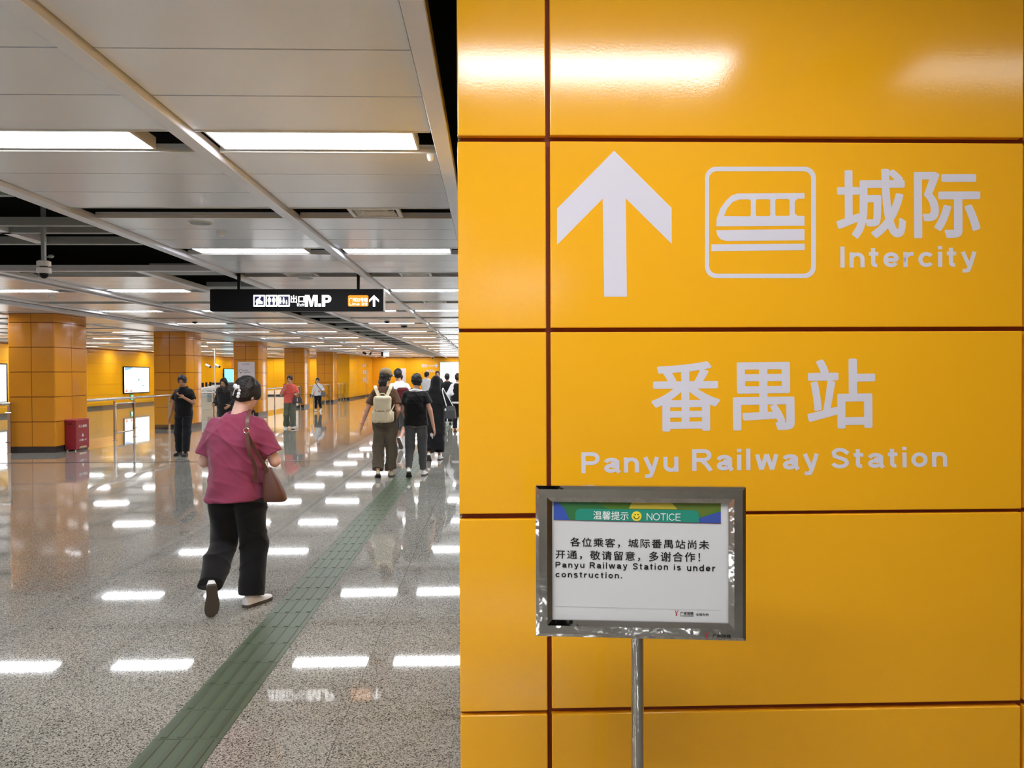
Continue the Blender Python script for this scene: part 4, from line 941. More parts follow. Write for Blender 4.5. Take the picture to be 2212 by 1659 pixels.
def person(lab, pos, yaw, H, h=.010, hip=(0, 0), sh=(0, 0), ank=None, wr=None, el=None, head=(0, 0, 0, 0, 0), hd=None, skin='skin', hair='short', top=None, bottom=None, shoes=None, bulk=1.0, seed=1, hipw=1.0):
    """local frame: +y is where the person walks, +x the right hand side, metres"""
    s = H/1.68; t = thing('person', lab, 'person', (pos[0], pos[1], 0), yaw)
    hz = .875*s; P = {}
    ank = ank or [(-.09, 0, 0, 0), (.09, 0, 0, 0)]
    hipc = np.array([hip[0], hip[1], hz]); neck = np.array([hip[0]+sh[0], hip[1]+sh[1], 1.405*s]); shz = 1.345*s
    ln = lambda z: hipc+(neck-hipc)*((z-hz)/(neck[2]-hz))
    SH_ = [np.array([ln(shz)[0]+sx*.158*s*(1+.35*(bulk-1)), ln(shz)[1]-.01, shz]) for sx in (-1, 1)]
    HJ = [np.array([hipc[0]+sx*.085*s, hipc[1], hz-.01*s]) for sx in (-1, 1)]
    legs = []
    for i in (0, 1):
        ax, ay, az, pit = ank[i][:4]; yw = ank[i][4] if len(ank[i]) > 4 else 0
        A = np.array([ax, ay, az+.078*s]); K = ik(HJ[i], A, .405*s, .395*s, (0.02*(i*2-1)+(-.3*math.sin(yw)), 1, 0)); legs.append((HJ[i], K, A, pit, yw))
    arms = []
    for i in (0, 1):
        W_ = np.array(wr[i], float); E_ = np.array(el[i], float) if el and el[i] is not None else ik(SH_[i], W_, .27*s, .235*s, ((i*2-1)*.5, -.6, -.5)); arms.append((SH_[i], E_, W_))
    hx, hy, hzz, hyaw, hpit = head[:5]; hrol = head[5] if len(head) > 5 else 0
    HC = np.array([neck[0]+hx, neck[1]+.02+hy, H-.118*s+hzz]); R = rotm(hyaw, hpit, hrol); hp = lambda x, y, z: HC+R @ (np.array([x, y, z])*s)
    g = np.vstack([np.array([l[j] for l in legs for j in (0, 1, 2)]), np.array([a[j] for a in arms for j in (0, 1, 2)]), HC[None]]); pad = .24
    lo = g.min(0)-pad; hi = g.max(0)+pad; lo[2] = -.02; hi[2] = HC[2]+.20
    # ---- body
    f = Fld(lo, hi, h); B = bulk
    BT = B*.88
    f.put(stack([(z*s, a*s*BT, b*s*BT, ln(z*s)[0], ln(z*s)[1]) for z, a, b in ((.80, .13, .095), (.90, .15, .105), (1.0, .125, .09), (1.1, .12, .09), (1.22, .142, .095), (1.31, .135, .085), (1.355, .10, .07), (1.40, .06, .055))]), .03)
    for i in (0, 1):
        a, k_, c_, pit, yw = legs[i]; f.put(rc(a, k_, .070*s*B, .044*s), .03); f.put(rc(k_, c_, .040*s, .030*s), .02); f.put(ell((k_*.7+c_*.3), (.037*s, .037*s, .09*s)), .02)
        cp, sp = math.cos(pit), math.sin(pit); fd = np.array([-math.sin(yw)*cp, math.cos(yw)*cp, -sp]); ud = np.array([math.sin(yw)*-sp, math.cos(yw)*sp, cp]); ud = np.array([-math.sin(yw)*sp, math.cos(yw)*sp, cp]); f.put(rc(c_-ud*.030*s, c_+fd*.10*s-ud*.050*s, .024*s, .017*s), .012)
        S_, E_, W_ = arms[i]; f.put(rc(S_-np.array([(i*2-1)*.012, 0, .025]), E_, .038*s*(.5+.5*B), .036*s*(.5+.5*B)), .02); f.put(rc(E_, W_, .037*s*(.6+.4*B), .025*s), .012)
        hdv = (hd[i] if hd and hd[i] is not None else None)
        if hdv is None: d_ = nrm(W_-E_); hand(f, W_, d_, (-(i*2-1), .15, 0), (1 if i else -1)*1, s, .35)
        else: hand(f, W_, hdv[0], hdv[1], hdv[2], s, hdv[3])
    f.put(rc(neck-np.array([0, 0, .05*s]), hp(0, -.018, -.06), .056*s*(.6+.4*B), .050*s), .02)
    f.put(ell(hp(0, -.012, .012), np.array((.072, .090, .098))*s, R), .02); f.put(ell(hp(0, .022, -.048), np.array((.056, .060, .066))*s, R), .025)
    f.put(ell(hp(0, .052, -.088), np.array((.024, .022, .020))*s, R), .02); f.put(rc(hp(0, .078, .0), hp(0, .096, -.030), .008*s, .013*s), .010)
    f.put(ell(hp(0, .074, .020), np.array((.045, .014, .010))*s, R), .012)
    for sx in (-1, 1): f.put(ell(hp(sx*.074, -.008, -.012), np.array((.010, .019, .030))*s, R), .006)
    obj('body', f.mesh('body'), M[skin], t)
    for sx in (-1, 1):
        e = MB().sphere((0, 0, 0), (.012*s, .007*s, .006*s), 8, 6).build('eye', M['eye'], t, smooth=True); e.matrix_local = Matrix.Translation(hp(sx*.028, .076, .006)) @ Matrix(R.tolist()).to_4x4()
        e = MB().sphere((0, 0, 0), (.017*s, .006*s, .0035*s), 8, 6).build('eyebrow', M['hair'], t, smooth=True); e.matrix_local = Matrix.Translation(hp(sx*.029, .078, .026)) @ Matrix(R.tolist()).to_4x4()
    e = MB().sphere((0, 0, 0), (.021*s, .008*s, .007*s), 8, 6).build('mouth', M['lips'], t, smooth=True); e.matrix_local = Matrix.Translation(hp(0, .079, -.060)) @ Matrix(R.tolist()).to_4x4()
    # ---- hair
    if hair:
        hh = min(h, .009); f = Fld(HC-.24*s-np.array([0, 0, .28]), HC+.24*s, hh)
        f.put(ell(hp(0, -.016, .020), np.array((.087, .107, .110))*s, R), .01)
        f.put(ell(hp(0, -.050, -.020), np.array((.074, .066, .080))*s, R), .02)
        cutf = ell(hp(0, .096, -.036), np.array((.072, .074, .104))*s, R)
        f.put(cutf, .012, cut=True)
        if hair in ('short', 'bun', 'up'): f.put(ell(hp(0, .040, -.112), np.array((.12, .105, .088))*s, R), .015, cut=True); f.put(ell(hp(0, -.09, -.165), np.array((.12, .12, .085))*s, R), .015, cut=True)
        if hair == 'bun': f.put(ell(hp(0, -.085, .045), np.array((.052, .040, .055))*s, R), .02); f.put(ell(hp(.01, -.06, .10), np.array((.045, .038, .028))*s, R), .02)
        if hair == 'up': f.put(ell(hp(.045, -.085, .0), np.array((.030, .025, .030))*s, R), .012)
        if hair == 'low': f.put(ell(hp(0, -.075, -.09), np.array((.070, .055, .10))*s, R), .03); f.put(rc(hp(0, -.085, -.12), hp(.0, -.085, -.20), .050*s, .03*s), .03)
        if hair == 'long':
            for sx in (-1, 1): f.put(rc(hp(sx*.065, -.02, -.03), hp(sx*.085, .0, -.23), .038*s, .05*s, sy=1.1), .03)
            f.put(rc(hp(0, -.07, -.05), hp(0, -.08, -.26), .07*s, .075*s, sy=1.4), .03)
        if hair == 'ponyside': f.put(rc(hp(.06, -.07, .0), hp(.09, -.06, -.07), .028*s, .02*s), .02)
        if hair == 'hood':
            f.put(ell(hp(0, -.012, .012), np.array((.100, .115, .118))*s, R), .02); f.put(rc(hp(0, -.02, -.05), neck-np.array([0, .01, .02]), .098*s, .125*s), .03); f.put(stack([(neck[2]-.26, .19*s, .14*s, neck[0], neck[1]-.01), (neck[2]-.08, .17*s, .12*s, neck[0], neck[1]), (neck[2]+.02, .10*s, .09*s, neck[0], neck[1])]), .03)
            f.put(ell(hp(0, .105, -.02), np.array((.055, .06, .085))*s, R), .012, cut=True)
        f.noise(.0035 if hair != 'hood' else .004, 95 if hair != 'hood' else 30, seed)
        obj('headscarf' if hair == 'hood' else 'hair', f.mesh('hair'), top['m'] if hair == 'hood' else M['hair'], t)
    # ---- top garment
    T = top; hem = T.get('hem', .80)*s; w0, w1, w2, w3 = T.get('w', (.182, .165, .172, .165)); dp = T.get('d', .132)
    f = Fld(lo, hi, h)
    pr = [(hem, w0, dp), (1.0*s, w1, dp*.97), (1.15*s, (w1+w2)/2, dp), (1.24*s, w2, dp*1.02), (1.31*s, w3*.96, dp*.9), (1.355*s, w3*.78, dp*.78), (1.395*s, w3*.56, dp*.66), (1.43*s, .072, .064)]
    f.put(stack([(z, a*s if z != 1.43*s else a*s, b*s, ln(z)[0], ln(z)[1]) for z, a, b in pr], 2.25), .02)
    sl_ = T.get('sleeve', .62); sr = T.get('sr', .068)
    for i in (0, 1):
        S_, E_, W_ = arms[i]
        if sl_ <= 1: f.put(rc(S_+np.array([-(i*2-1)*.012, 0, -.018]), S_+(E_-S_)*sl_, (sr-.014)*s, (sr+.001)*s, fb=True), .035)
        elif sl_ > 1: f.put(rc(S_+np.array([-(i*2-1)*.012, 0, -.016]), E_, (sr-.010)*s, (sr-.012)*s), .035); f.put(rc(E_, E_+(W_-E_)*(sl_-1), (sr-.012)*s, T.get('cuff', .042)*s, fb=True), .012)
    if T.get('cape'): f.put(stack([(1.02*s, w0*1.5*s, dp*1.25*s, *ln(1.1*s)[:2]), (1.2*s, w0*1.45*s, dp*1.15*s, *ln(1.2*s)[:2]), (1.36*s, w3*s*1.05, dp*s*.95, *ln(1.36*s)[:2])]), .03)
    f.noise(T.get('wr', .006)*.7, T.get('wf', 22), seed+3, T.get('wd')); f.folds(T.get('fold', .008), T.get('ff', 24), seed+5)
    nk = T.get('neck', .066); f.put(rc(neck+np.array([0, .0, -.01*s]), neck+np.array([0, .01, .12]), nk*s*.92, nk*s*1.35), .008, cut=True)
    f.put((lambda x, y, z: z-hem+0*x+0*y+T.get('slope', 0)*(x-hip[0]), (lo[0], lo[1], 0), (hi[0], hi[1], hem+.02)), 0, cut=True)
    obj(T.get('name', 'shirt'), f.mesh('shirt'), T['m'], t)
    # ---- lower garment
    Bt = bottom
    if Bt:
        f = Fld(lo, hi, h); tz = .99*s; kr, ar = Bt.get('kr', .078), Bt.get('ar', .068); hw = Bt.get('hw', .165)*hipw; fl = Bt.get('len', .93)
        f.put(stack([(hz-.07*s, hw*.97*s, .128*s*hipw, *hipc[:2]), (hz, hw*s, .132*s*hipw, *hipc[:2]), (tz, hw*.88*s, .112*s, *ln(tz)[:2])]), .02)
        if Bt.get('skirt'):
            L0 = np.array([legs[0][2], legs[1][2]]); cx, cy = L0[:, :2].mean(0); f.put(stack([(Bt['skirt']*s, Bt.get('sw', .20)*s, .17*s, cx*.6, cy*.6), (hz, hw*s, .13*s, *hipc[:2])]), .03)
        for i in (0, 1):
            a, k_, c_, pit, yw = legs[i]
            f.put(rc(a+np.array([0, 0, .0]), k_, Bt.get('tr', .100)*s, kr*s), .022)
            e = k_+(c_-k_)*fl; f.put(rc(k_, e, kr*s, ar*s, fb=True), .02)
        f.noise(Bt.get('wr', .005), 20, seed+9, (1, 1, .5))
        f.folds(Bt.get('fold', .012), 15, seed+11, (.3, .3, 1))
        if hem < hz+.03: f.F = np.maximum(f.F, f.ax[2][None, None, :]-(hem+.012))
        obj(Bt.get('name', 'trousers'), f.mesh('trousers'), Bt['m'], t)
    # ---- shoes
    if shoes:
        um, so = shoe_meshes('s', shoes[0], shoes[1], s*1.07)
        for i in (0, 1):
            a, k_, c_, pit, yw = legs[i]
            Mx = Matrix.Rotation(yw, 4, 'Z') @ Matrix.Rotation(-pit, 4, 'X'); off = Mx @ Vector((0, 0, -.078*s))
            o = obj('shoe', um, None, t); o.matrix_local = Matrix.Translation(Vector(c_)+off) @ Mx; q = obj('sole', so, None, o)
    return t, dict(s=s, hp=hp, R=R, neck=neck, SH=SH_, legs=legs, arms=arms, ln=ln, HC=HC)
def gp(px, py): q = gnd(px, py); return (q.x, q.y)
def wpt(t, p):  # person-local to world
    return Matrix.LocRotScale(t.location, t.rotation_euler, t.scale) @ Vector(p)
def bag_sdf(name, prims, m, parent, h, lo, hi, noise=.002, seed=0):
    f = Fld(lo, hi, h)
    for p, k in prims: f.put(p, k)
    f.noise(noise, 40, seed); return obj(name, f.mesh(name), m, parent)

FB = dict(blacktop=fabric('black_cotton', (15, 14, 15)), blackbot=fabric('black_trouser_cloth', (19, 20, 24)), maroon=fabric('magenta_cotton', (140, 60, 88)), coral=fabric('coral_cotton', (222, 98, 88)),
          olive=fabric('faded_olive_denim', (96, 100, 84)), white=fabric('white_shirt_cotton', (222, 222, 226)), brown=fabric('brown_cotton', (92, 66, 48)), cargo=fabric('dark_olive_cargo_cloth', (96, 86, 72)),
          grey=fabric('dark_grey_cloth', (76, 76, 78)), coat=fabric('black_long_coat', (25, 25, 27)), fur=fabric('dark_brown_fur', (40, 33, 30)), dred=fabric('dark_red_nylon', (92, 30, 32)), char=fabric('charcoal_brown', (62, 48, 46)))
# 1 woman in magenta T-shirt, walking away
X1 = -1.785; Y1p = 5.38
t1, j1 = person('person walking away in magenta T-shirt and black trousers, white flower clip in black hair', (X1, Y1p), -.06, 1.62, h=.0066,
    hip=(.0, 0), sh=(.0, .03), ank=[(-.088, -.225, .140, 1.15, .45), (.078, .05, 0, 0, -.40)], wr=[(-.07, .27, 1.09), (.13, .29, 1.10)], el=[(-.235, .02, 1.03), (.268, .03, 1.03)],
    hd=[((.5, .8, .2), (.6, -.5, .6), -1, .7), ((-.5, .8, .2), (-.6, -.5, .6), 1, .7)],
    head=(.055, .035, -.005, -.55, .42, .10), skin='skinpale', hair='bun', bulk=1.22, hipw=1.16, seed=4,
    top=dict(m=FB['maroon'], hem=.79, w=(.205, .192, .206, .196), d=.160, sleeve=.80, sr=.078, wr=.0075, wf=24, wd=(1, 1, .55), neck=.070, slope=-.06),
    bottom=dict(m=FB['blackbot'], kr=.096, ar=.082, tr=.118, hw=.172, len=.97, wr=.006), shoes=(M['shoewhite'], M['sole']))
# hair clip
cl = MB(); hp = j1['hp']; Rm = Matrix(j1['R'].tolist()).to_4x4()
cm = mat('pearl_white_plastic', srgb(226, 228, 232), rough=.3)
clip = thing('hair_clip', 'white flower-shaped hair clip on the back of the black hair', 'hair clip', (0, 0, 0)); P0 = wpt(t1, hp(.062, -.132, -.012)); clip.location = P0; clip.rotation_euler = (0, .15, -.2)
cb = MB()
for (dx, dz, r) in ((-.028, .022, .017), (-.020, .012, .014), (-.004, .016, .010), (.006, -.004, .011), (.004, -.026, .013), (.002, -.046, .012), (-.006, .024, .010)): cb.sphere((dx, -.004, dz), (r, .008, r), 12, 8)
cb.build('flower', cm, clip, smooth=True)
MB().tube([(-.030, 0, .0), (-.038, .002, -.024), (-.043, .006, -.045)], .0035, 8).tube([(-.012, -.008, .018), (.008, -.012, .012), (.001, -.012, -.004)], .004, 8).build('pin', cm, clip, smooth=True)
# shoulder bag
bg = thing('shoulder_bag', 'brown leather shoulder bag with a brass ring, carried by the magenta T-shirt walker', 'bag', wpt(t1, (.285, -.045, .76)), -.1)
L = lambda x, y, z: (x, y, z)
rings = []
for z, w_, d_, cx in ((0, .072, .045, .005), (.012, .080, .052, .006), (.06, .077, .054, .0), (.14, .055, .046, -.018), (.20, .036, .034, -.034), (.235, .022, .020, -.044)):
    rings.append([(cx+w_*math.copysign(abs(math.cos(a))**.7, math.cos(a)), d_*math.copysign(abs(math.sin(a))**.7, math.sin(a)), z) for a in [2*PI*i/24 for i in range(24)]])
MB().loft(rings).build('bag_body', M['bagbrown'], bg, smooth=True)
MB().add([(r[i][0], r[i][1], r[i][2]) for r in (rings[0],) for i in range(24)], []).v
P = lambda q: tuple(Matrix.Rotation(.1, 3, 'Z') @ (Vector(q)-Vector((.285, -.045, .76))))
sp_ = smooth_path([P((.115, .07, 1.375)), P((.118, .02, 1.398)), P((.122, -.05, 1.39)), P((.130, -.118, 1.335)), P((.132, -.150, 1.27))])
ribbon(sp_, (1, 0, 0), .026).build('strap', M['bagbrown'], bg, smooth=True)
ribbon(smooth_path([P((.132, -.155, 1.25)), P((.155, -.165, 1.12)), P((.185, -.13, 1.0)), P((.172, -.10, .90))]), (1, .2, 0), .026).build('strap', M['bagbrown'], bg, smooth=True)
ribbon(smooth_path([P((.136, -.158, 1.25)), P((.185, -.12, 1.12)), P((.240, -.08, 1.0)), P((.24, -.07, .95))]), (1, .3, 0), .020).build('strap', M['bagbrown'], bg, smooth=True)
rp = P((.133, -.160, 1.262)); MB().tube([(rp[0]+.019*math.cos(a*PI/10), rp[1], rp[2]+.019*math.sin(a*PI/10)) for a in range(21)], .0035, 8).build('ring', mat('pale_brass', (.8, .68, .5), rough=.2, metal=1), bg, smooth=True)

# 2 man in black with phone, facing us
px_m = gp(398, 983)
t2, j2 = person('person in black polo shirt and black trousers facing us, looking down at a phone', px_m, PI, 1.66, h=.0085,
    ank=[(-.085, .13, 0, 0, .15), (.105, -.04, 0, 0, -.1)], wr=[(-.085, .225, 1.19), (.265, .03, .80)], el=[(-.215, .03, 1.07), None],
    hd=[((.62, .25, .7), (.5, -.6, -.2), 1, .55), None], head=(0, .05, -.02, 0, .45), skin='skindark', hair='short', seed=8,
    top=dict(m=FB['blacktop'], hem=.80, w=(.182, .172, .176, .170), d=.132, sleeve=.70, sr=.062, name='polo_shirt', neck=.066), bottom=dict(m=FB['blackbot'], kr=.082, ar=.070, len=.97), shoes=(M['matblack'], M['black']))
co = MB()
for sx in (-1, 1): co.add([(sx*.012, .10, 1.325), (sx*.075, .035, 1.412), (sx*.085, -.01, 1.395), (sx*.07, .09, 1.325)], [(0, 1, 2, 3)])
cc = co.build('collar', FB['blacktop'], t2); cc.modifiers.new('thickness', 'SOLIDIFY').thickness = .008
ph = thing('phone', 'black phone in the raised hand of the person in black', 'phone', wpt(t2, (-.045, .275, 1.275)), PI)
pb_ = MB().box(-.036, -.004, -.07, .036, .004, .07).build('case', M['black'], ph, bevel=.003, seg=1); pb_.rotation_euler = (math.radians(-50), 0, .3)
q = MB().box(-.033, -.0052, -.066, .033, -.0042, .066).build('screen', mat('phone_glass', (.02, .02, .025), rough=.08), ph); q.rotation_euler = pb_.rotation_euler

# 3 woman in dark coat behind the first
q3 = at(487, 900, 18.0)
t3, j3 = person('person with long black hair and dark coat with fur collar, behind the magenta T-shirt walker', (q3.x, 18.0), PI-.25, 1.58, h=.012,
    wr=[(-.20, .14, .93), (.19, .16, .95)], head=(0, .04, -.01, .1, .35), skin='skindark', hair='long', seed=3,
    top=dict(m=FB['coat'], hem=.50, w=(.22, .20, .19, .18), d=.15, sleeve=1.92, sr=.078, cuff=.055, name='coat', wr=.01), bottom=dict(m=FB['blackbot'], len=.95), shoes=(M['matblack'], M['black']))
fr = Fld((-.26, -.2, 1.10), (.26, .26, 1.42), .012); fr.put(ell((-.09, .075, 1.26), (.10, .085, .09)), .03); fr.put(ell((.09, .075, 1.26), (.10, .085, .09)), .03); fr.put(ell((0, 0, 1.33), (.15, .13, .06)), .03); fr.noise(.012, 70, 5); obj('fur_collar', fr.mesh('fur_collar'), FB['fur'], t3)

# 4 woman in coral top
t4, j4 = person('person in coral top and faded wide jeans facing us, looking at a raised phone', gp(627, 926), PI+.18, 1.62, h=.010,
    ank=[(-.09, .10, 0, 0, .1), (.12, -.14, .03, .35, -.2)], wr=[(-.16, .20, 1.04), (.14, .30, 1.20)], el=[(-.235, .0, 1.07), (.245, .05, 1.03)],
    hd=[((-.2, .9, .1), (.5, 0, -.8), -1, .6), ((-.1, .5, .8), (-.6, -.5, .3), -1, .6)], head=(.0, .03, 0, -.35, .25), hair='up', seed=12,
    top=dict(m=FB['coral'], hem=.80, w=(.18, .165, .175, .165), d=.12, sleeve=.92, sr=.066, neck=.074), bottom=dict(m=FB['olive'], kr=.085, ar=.098, tr=.105, len=1.0), shoes=(M['shoewhite'], M['matblack']))
ph = thing('phone', 'pale phone in the raised hand of the person in the coral top', 'phone', wpt(t4, (.125, .35, 1.30)), PI)
MB().box(-.036, -.004, -.07, .036, .004, .07).build('case', mat('pink_phone_case', srgb(196, 96, 96), rough=.4), ph, bevel=.003, seg=1)
MB().box(-.033, -.0055, -.066, .033, -.0042, .066).build('screen', mat('phone_glass_2', (.03, .03, .035), rough=.08), ph)
hb4 = thing('handbag', 'dark maroon handbag hanging from the forearm of the person in coral', 'bag', wpt(t4, (-.225, .13, .78)), PI+.1)
MB().loft([[(x*k, y*k2, z) for x, y in ((-.15, -.06), (.15, -.06), (.15, .06), (-.15, .06))] for z, k, k2 in ((0, 1, 1), (.01, 1.03, 1.05), (.12, .92, .8), (.19, .72, .5))]).build('bag_body', mat('maroon_leather', srgb(60, 36, 42), rough=.4), hb4, bevel=.008)
for y in (-.03, .03): MB().tube(smooth_path([(-.07, y, .18), (-.06, y*.6, .26), (0, 0, .30), (.06, y*.6, .26), (.07, y, .18)]), .007, 8).build('handle', M['matblack'], hb4, smooth=True)
MB().box(-.012, .062, .05, .004, .068, .16).build('tag', M['shoewhite'], hb4)

# 5 short woman in white shirt
t5, j5 = person('small figure in white shirt and black cropped trousers with a grey crossbody bag', gp(687, 889), PI-.1, 1.49, h=.012,
    ank=[(-.10, -.12, .04, .45, 0), (.07, .12, 0, 0, .1)], wr=[(-.17, .16, .93), (.26, .04, .72)], head=(0, .02, 0, .1, .15), hair='short', seed=15,
    top=dict(m=FB['white'], hem=.80, w=(.185, .17, .175, .165), d=.125, sleeve=1.85, sr=.066, cuff=.045), bottom=dict(m=FB['blackbot'], kr=.075, ar=.062, len=.80), shoes=(M['shoewhite'], M['sole']))
b5 = thing('crossbody_bag', 'grey crossbody bag with diagonal black strap on the figure in white shirt', 'bag', wpt(t5, (-.27, .06, .66)), PI)
bag_sdf('bag_body', [(rbox((0, 0, .11), (.11, .05, .10), .04), .01)], fabric('grey_canvas', (110, 108, 112)), b5, .012, (-.16, -.1, -.02), (.16, .1, .26))
ribbon(smooth_path([(.0, .02, .2), (.09, .10, .32), (.20, .14, .46), (.31, .11, .62), (.35, .02, .68)]), (1, 0, .5), .03).build('strap', M['matblack'], b5)

# 6 woman with cream backpack and cap
t6, j6 = person('person with khaki cap, brown T-shirt and dark cargo trousers walking away under a cream backpack', (gp(832, 1030)[0], gp(832, 1030)[1]), .06, 1.72, h=.0085,
    ank=[(-.105, -.12, .03, .35, .15), (.095, .04, 0, 0, .1)], wr=[(-.355, -.02, .84), (.17, .10, .93)], el=[(-.275, -.05, 1.07), (.225, -.10, 1.07)],
    head=(.02, .04, 0, -.6, .1), hair='low', seed=21,
    top=dict(m=FB['brown'], hem=.86, w=(.165, .155, .17, .17), d=.125, sleeve=.70, sr=.066, neck=.074), bottom=dict(m=FB['cargo'], kr=.090, ar=.086, tr=.108, hw=.168, len=.93, wr=.010), shoes=(M['cream'], M['sole']))
hp = j6['hp']; s6 = j6['s']; R6 = j6['R']
cp = thing('cap', 'khaki baseball cap with a pale brim edge on the backpack wearer', 'cap', wpt(t6, hp(0, 0, .05)), .06)
o6 = np.array(hp(0, 0, .05))
f = Fld((-.2, -.2, -.12), (.2, .25, .16), .008); f.put(ell((0, 0, 0)+R6 @ np.array((0, -.012, .012)), (.094, .112, .088), R6), .01)
nz = R6[:, 2]; f.F = np.maximum(f.F, (-(f.ax[0][:, None, None]*nz[0]+f.ax[1][None, :, None]*nz[1]+f.ax[2][None, None, :]*nz[2])-.018)); obj('crown', f.mesh('crown'), fabric('khaki_cotton', (128, 112, 84)), cp)
br = MB(); rg = []
for k in range(9):
    a = PI*(k/8-.5); rg.append(((math.sin(a)*.078, .07+math.cos(a)*.035, -.012), (math.sin(a)*.078, .085+math.cos(a)*.085, -.028)))
vv = []; 
for (i_, o_) in rg:
    for p_ in (i_, o_): vv.append(tuple(R6 @ np.array(p_))); vv.append(tuple(R6 @ (np.array(p_)+np.array((0, 0, .007)))))
ff = []
for k in range(8): a = 4*k; b = 4*(k+1); ff += [(a, a+2, b+2, b), (a+1, b+1, b+3, a+3), (a+2, a+3, b+3, b+2), (a, b, b+1, a+1)]
br.add(vv, ff); br.build('brim', FB['white'], cp)
bp6 = thing('backpack', 'cream canvas backpack with flap, buckles and side pockets on the walker in brown', 'backpack', wpt(t6, (-.015, -.235, .88)), .06)
bag_sdf('bag_body', [(rbox((0, 0, .23), (.135, .075, .19), .06), .02), (rbox((-.125, .0, .10), (.05, .055, .085), .035), .02), (rbox((.125, 0, .10), (.05, .055, .085), .035), .02), (rbox((0, .0, .08), (.15, .08, .08), .05), .03)], M['cream'], bp6, .008, (-.22, -.14, -.04), (.22, .12, .46), .004, 3)
bag_sdf('flap', [(rbox((0, -.045, .30), (.138, .065, .125), .055), .02)], M['cream'], bp6, .008, (-.17, -.14, .13), (.17, .05, .46), .003, 5)
bag_sdf('front_pocket', [(rbox((0, -.085, .095), (.10, .035, .085), .03), .02)], M['cream'], bp6, .008, (-.14, -.15, -.02), (.14, -.02, .2), .003, 6)
for x in (-.075, .05): ribbon([(x, -.118, .21), (x, -.128, .16), (x, -.128, .09), (x, -.126, .01)], (1, 0, 0), .024).build('buckle_strap', M['cream'], bp6)
MB().tube(smooth_path([(-.04, .0, .42), (-.03, -.02, .455), (.03, -.02, .455), (.04, 0, .42)]), .009, 8).build('handle', M['cream'], bp6, smooth=True)
for sx in (-1, 1): ribbon(smooth_path([(sx*.05, .045, .39), (sx*.085, .085, .47), (sx*.115, .115, .54), (sx*.125, .17, .575), (sx*.13, .24, .56), (sx*.14, .33, .46)]), (1, 0, 0), .052, .012).build('shoulder_strap', M['cream'], bp6)
ribbon([(.12, .0, .16), (.17, .09, .26), (.19, .2, .34)], (0, .3, 1), .018).build('lower_strap', M['cream'], bp6)
ribbon(smooth_path([(-.09, .135, .585), (-.02, .095, .53), (.06, .07, .44), (.15, .08, .33)]), (.6, 0, .8), .013).build('thin_strap', M['bagbrown'], bp6)
br_ = MB().tube([tuple(np.array(j6['arms'][0][2])+np.array((.028*math.cos(a*PI/8), .028*math.sin(a*PI/8), .025))) for a in range(17)], .009, 8).build('bracelet', mat('pink_beads', srgb(196, 138, 130), rough=.4), t6, smooth=True)

# 7 young person in white shirt with dark red backpack, shorts
q7 = at(863, 900, 16.8)
t7, j7 = person('short-haired person in white shirt and dark shorts, hidden behind the cream backpack, one heel raised', (q7.x, 16.8), 0, 1.76, h=.011,
    ank=[(-.06, .10, 0, 0, 0), (.06, -.34, .16, 1.1, -.5)], wr=[(-.22, .15, .95), (.20, .2, 1.0)], head=(-.03, .02, 0, 0, .1), hair='short', seed=25,
    top=dict(m=FB['white'], hem=.82, w=(.185, .175, .185, .175), d=.13, sleeve=.75, sr=.07), bottom=dict(m=FB['grey'], name='shorts', kr=.10, ar=.09, tr=.115, len=.18), shoes=(M['shoewhite'], M['sole']))
b7 = thing('backpack', 'dark red and black backpack on the person in white behind the cap wearer', 'backpack', wpt(t7, (.10, -.20, .95)))
bag_sdf('bag_body', [(rbox((0, 0, .2), (.13, .07, .2), .06), .02)], FB['dred'], b7, .012, (-.18, -.12, -.05), (.18, .12, .46)); bag_sdf('side_pocket', [(rbox((.11, 0, .12), (.04, .05, .11), .03), .02)], M['matblack'], b7, .012, (.03, -.1, -.03), (.2, .1, .27))

# 8 black T-shirt, white towel collar
t8, j8 = person('person in black T-shirt with white towel round the neck and grey trousers, walking away', gp(899, 1029), -.03, 1.66, h=.0085,
    ank=[(-.10, -.16, .05, .55, .15), (.105, .12, 0, 0, -.05)], wr=[(-.175, .16, .92), (.285, -.02, .80)], el=[(-.215, .0, 1.06), (.235, -.06, 1.07)],
    head=(.01, .02, -.01, .35, .1), hair='up', bulk=1.05, seed=31,
    top=dict(m=FB['blacktop'], hem=.83, w=(.195, .176, .182, .174), d=.142, sleeve=.62, sr=.070, slope=.0), bottom=dict(m=FB['grey'], kr=.073, ar=.054, tr=.096, hw=.164, len=.91), shoes=(M['shoewhite'], M['sole']))
f = Fld((-.2, -.2, 1.30), (.2, .2, 1.46), .009)
for k in range(24):
    a = 2*PI*k/24; b = 2*PI*(k+1)/24; n8 = j8['neck']; pz = lambda an: (n8[0]+.088*math.cos(an), n8[1]+.005+.080*math.sin(an), n8[2]-.002-.022*abs(math.cos(an))-.03*max(0, math.sin(an)))
    f.put(rc(pz(a), pz(b), .027, .027), .006)
obj('towel', f.mesh('towel'), FB['white'], t8)
hp = j8['hp']; m8 = MB().sphere((0, 0, 0), (.048, .035, .042), 12, 8).build('face_mask', mat('mask_white', (.7, .72, .72), rough=.8), t8, smooth=True); m8.matrix_local = Matrix.Translation(hp(0, .062, -.055)) @ Matrix(j8['R'].tolist()).to_4x4()
ti = thing('tissue', 'crumpled white tissue in the lowered hand of the black T-shirt walker', 'tissue', wpt(t8, j8['arms'][1][2]+np.array((-.03, 0, -.13))))
bag_sdf('tissue_ball', [(ell((0, 0, 0), (.03, .02, .035)), .01), (ell((.01, 0, -.04), (.012, .01, .03)), .01)], FB['white'], ti, .007, (-.06, -.05, -.09), (.06, .05, .06), .004, 2)

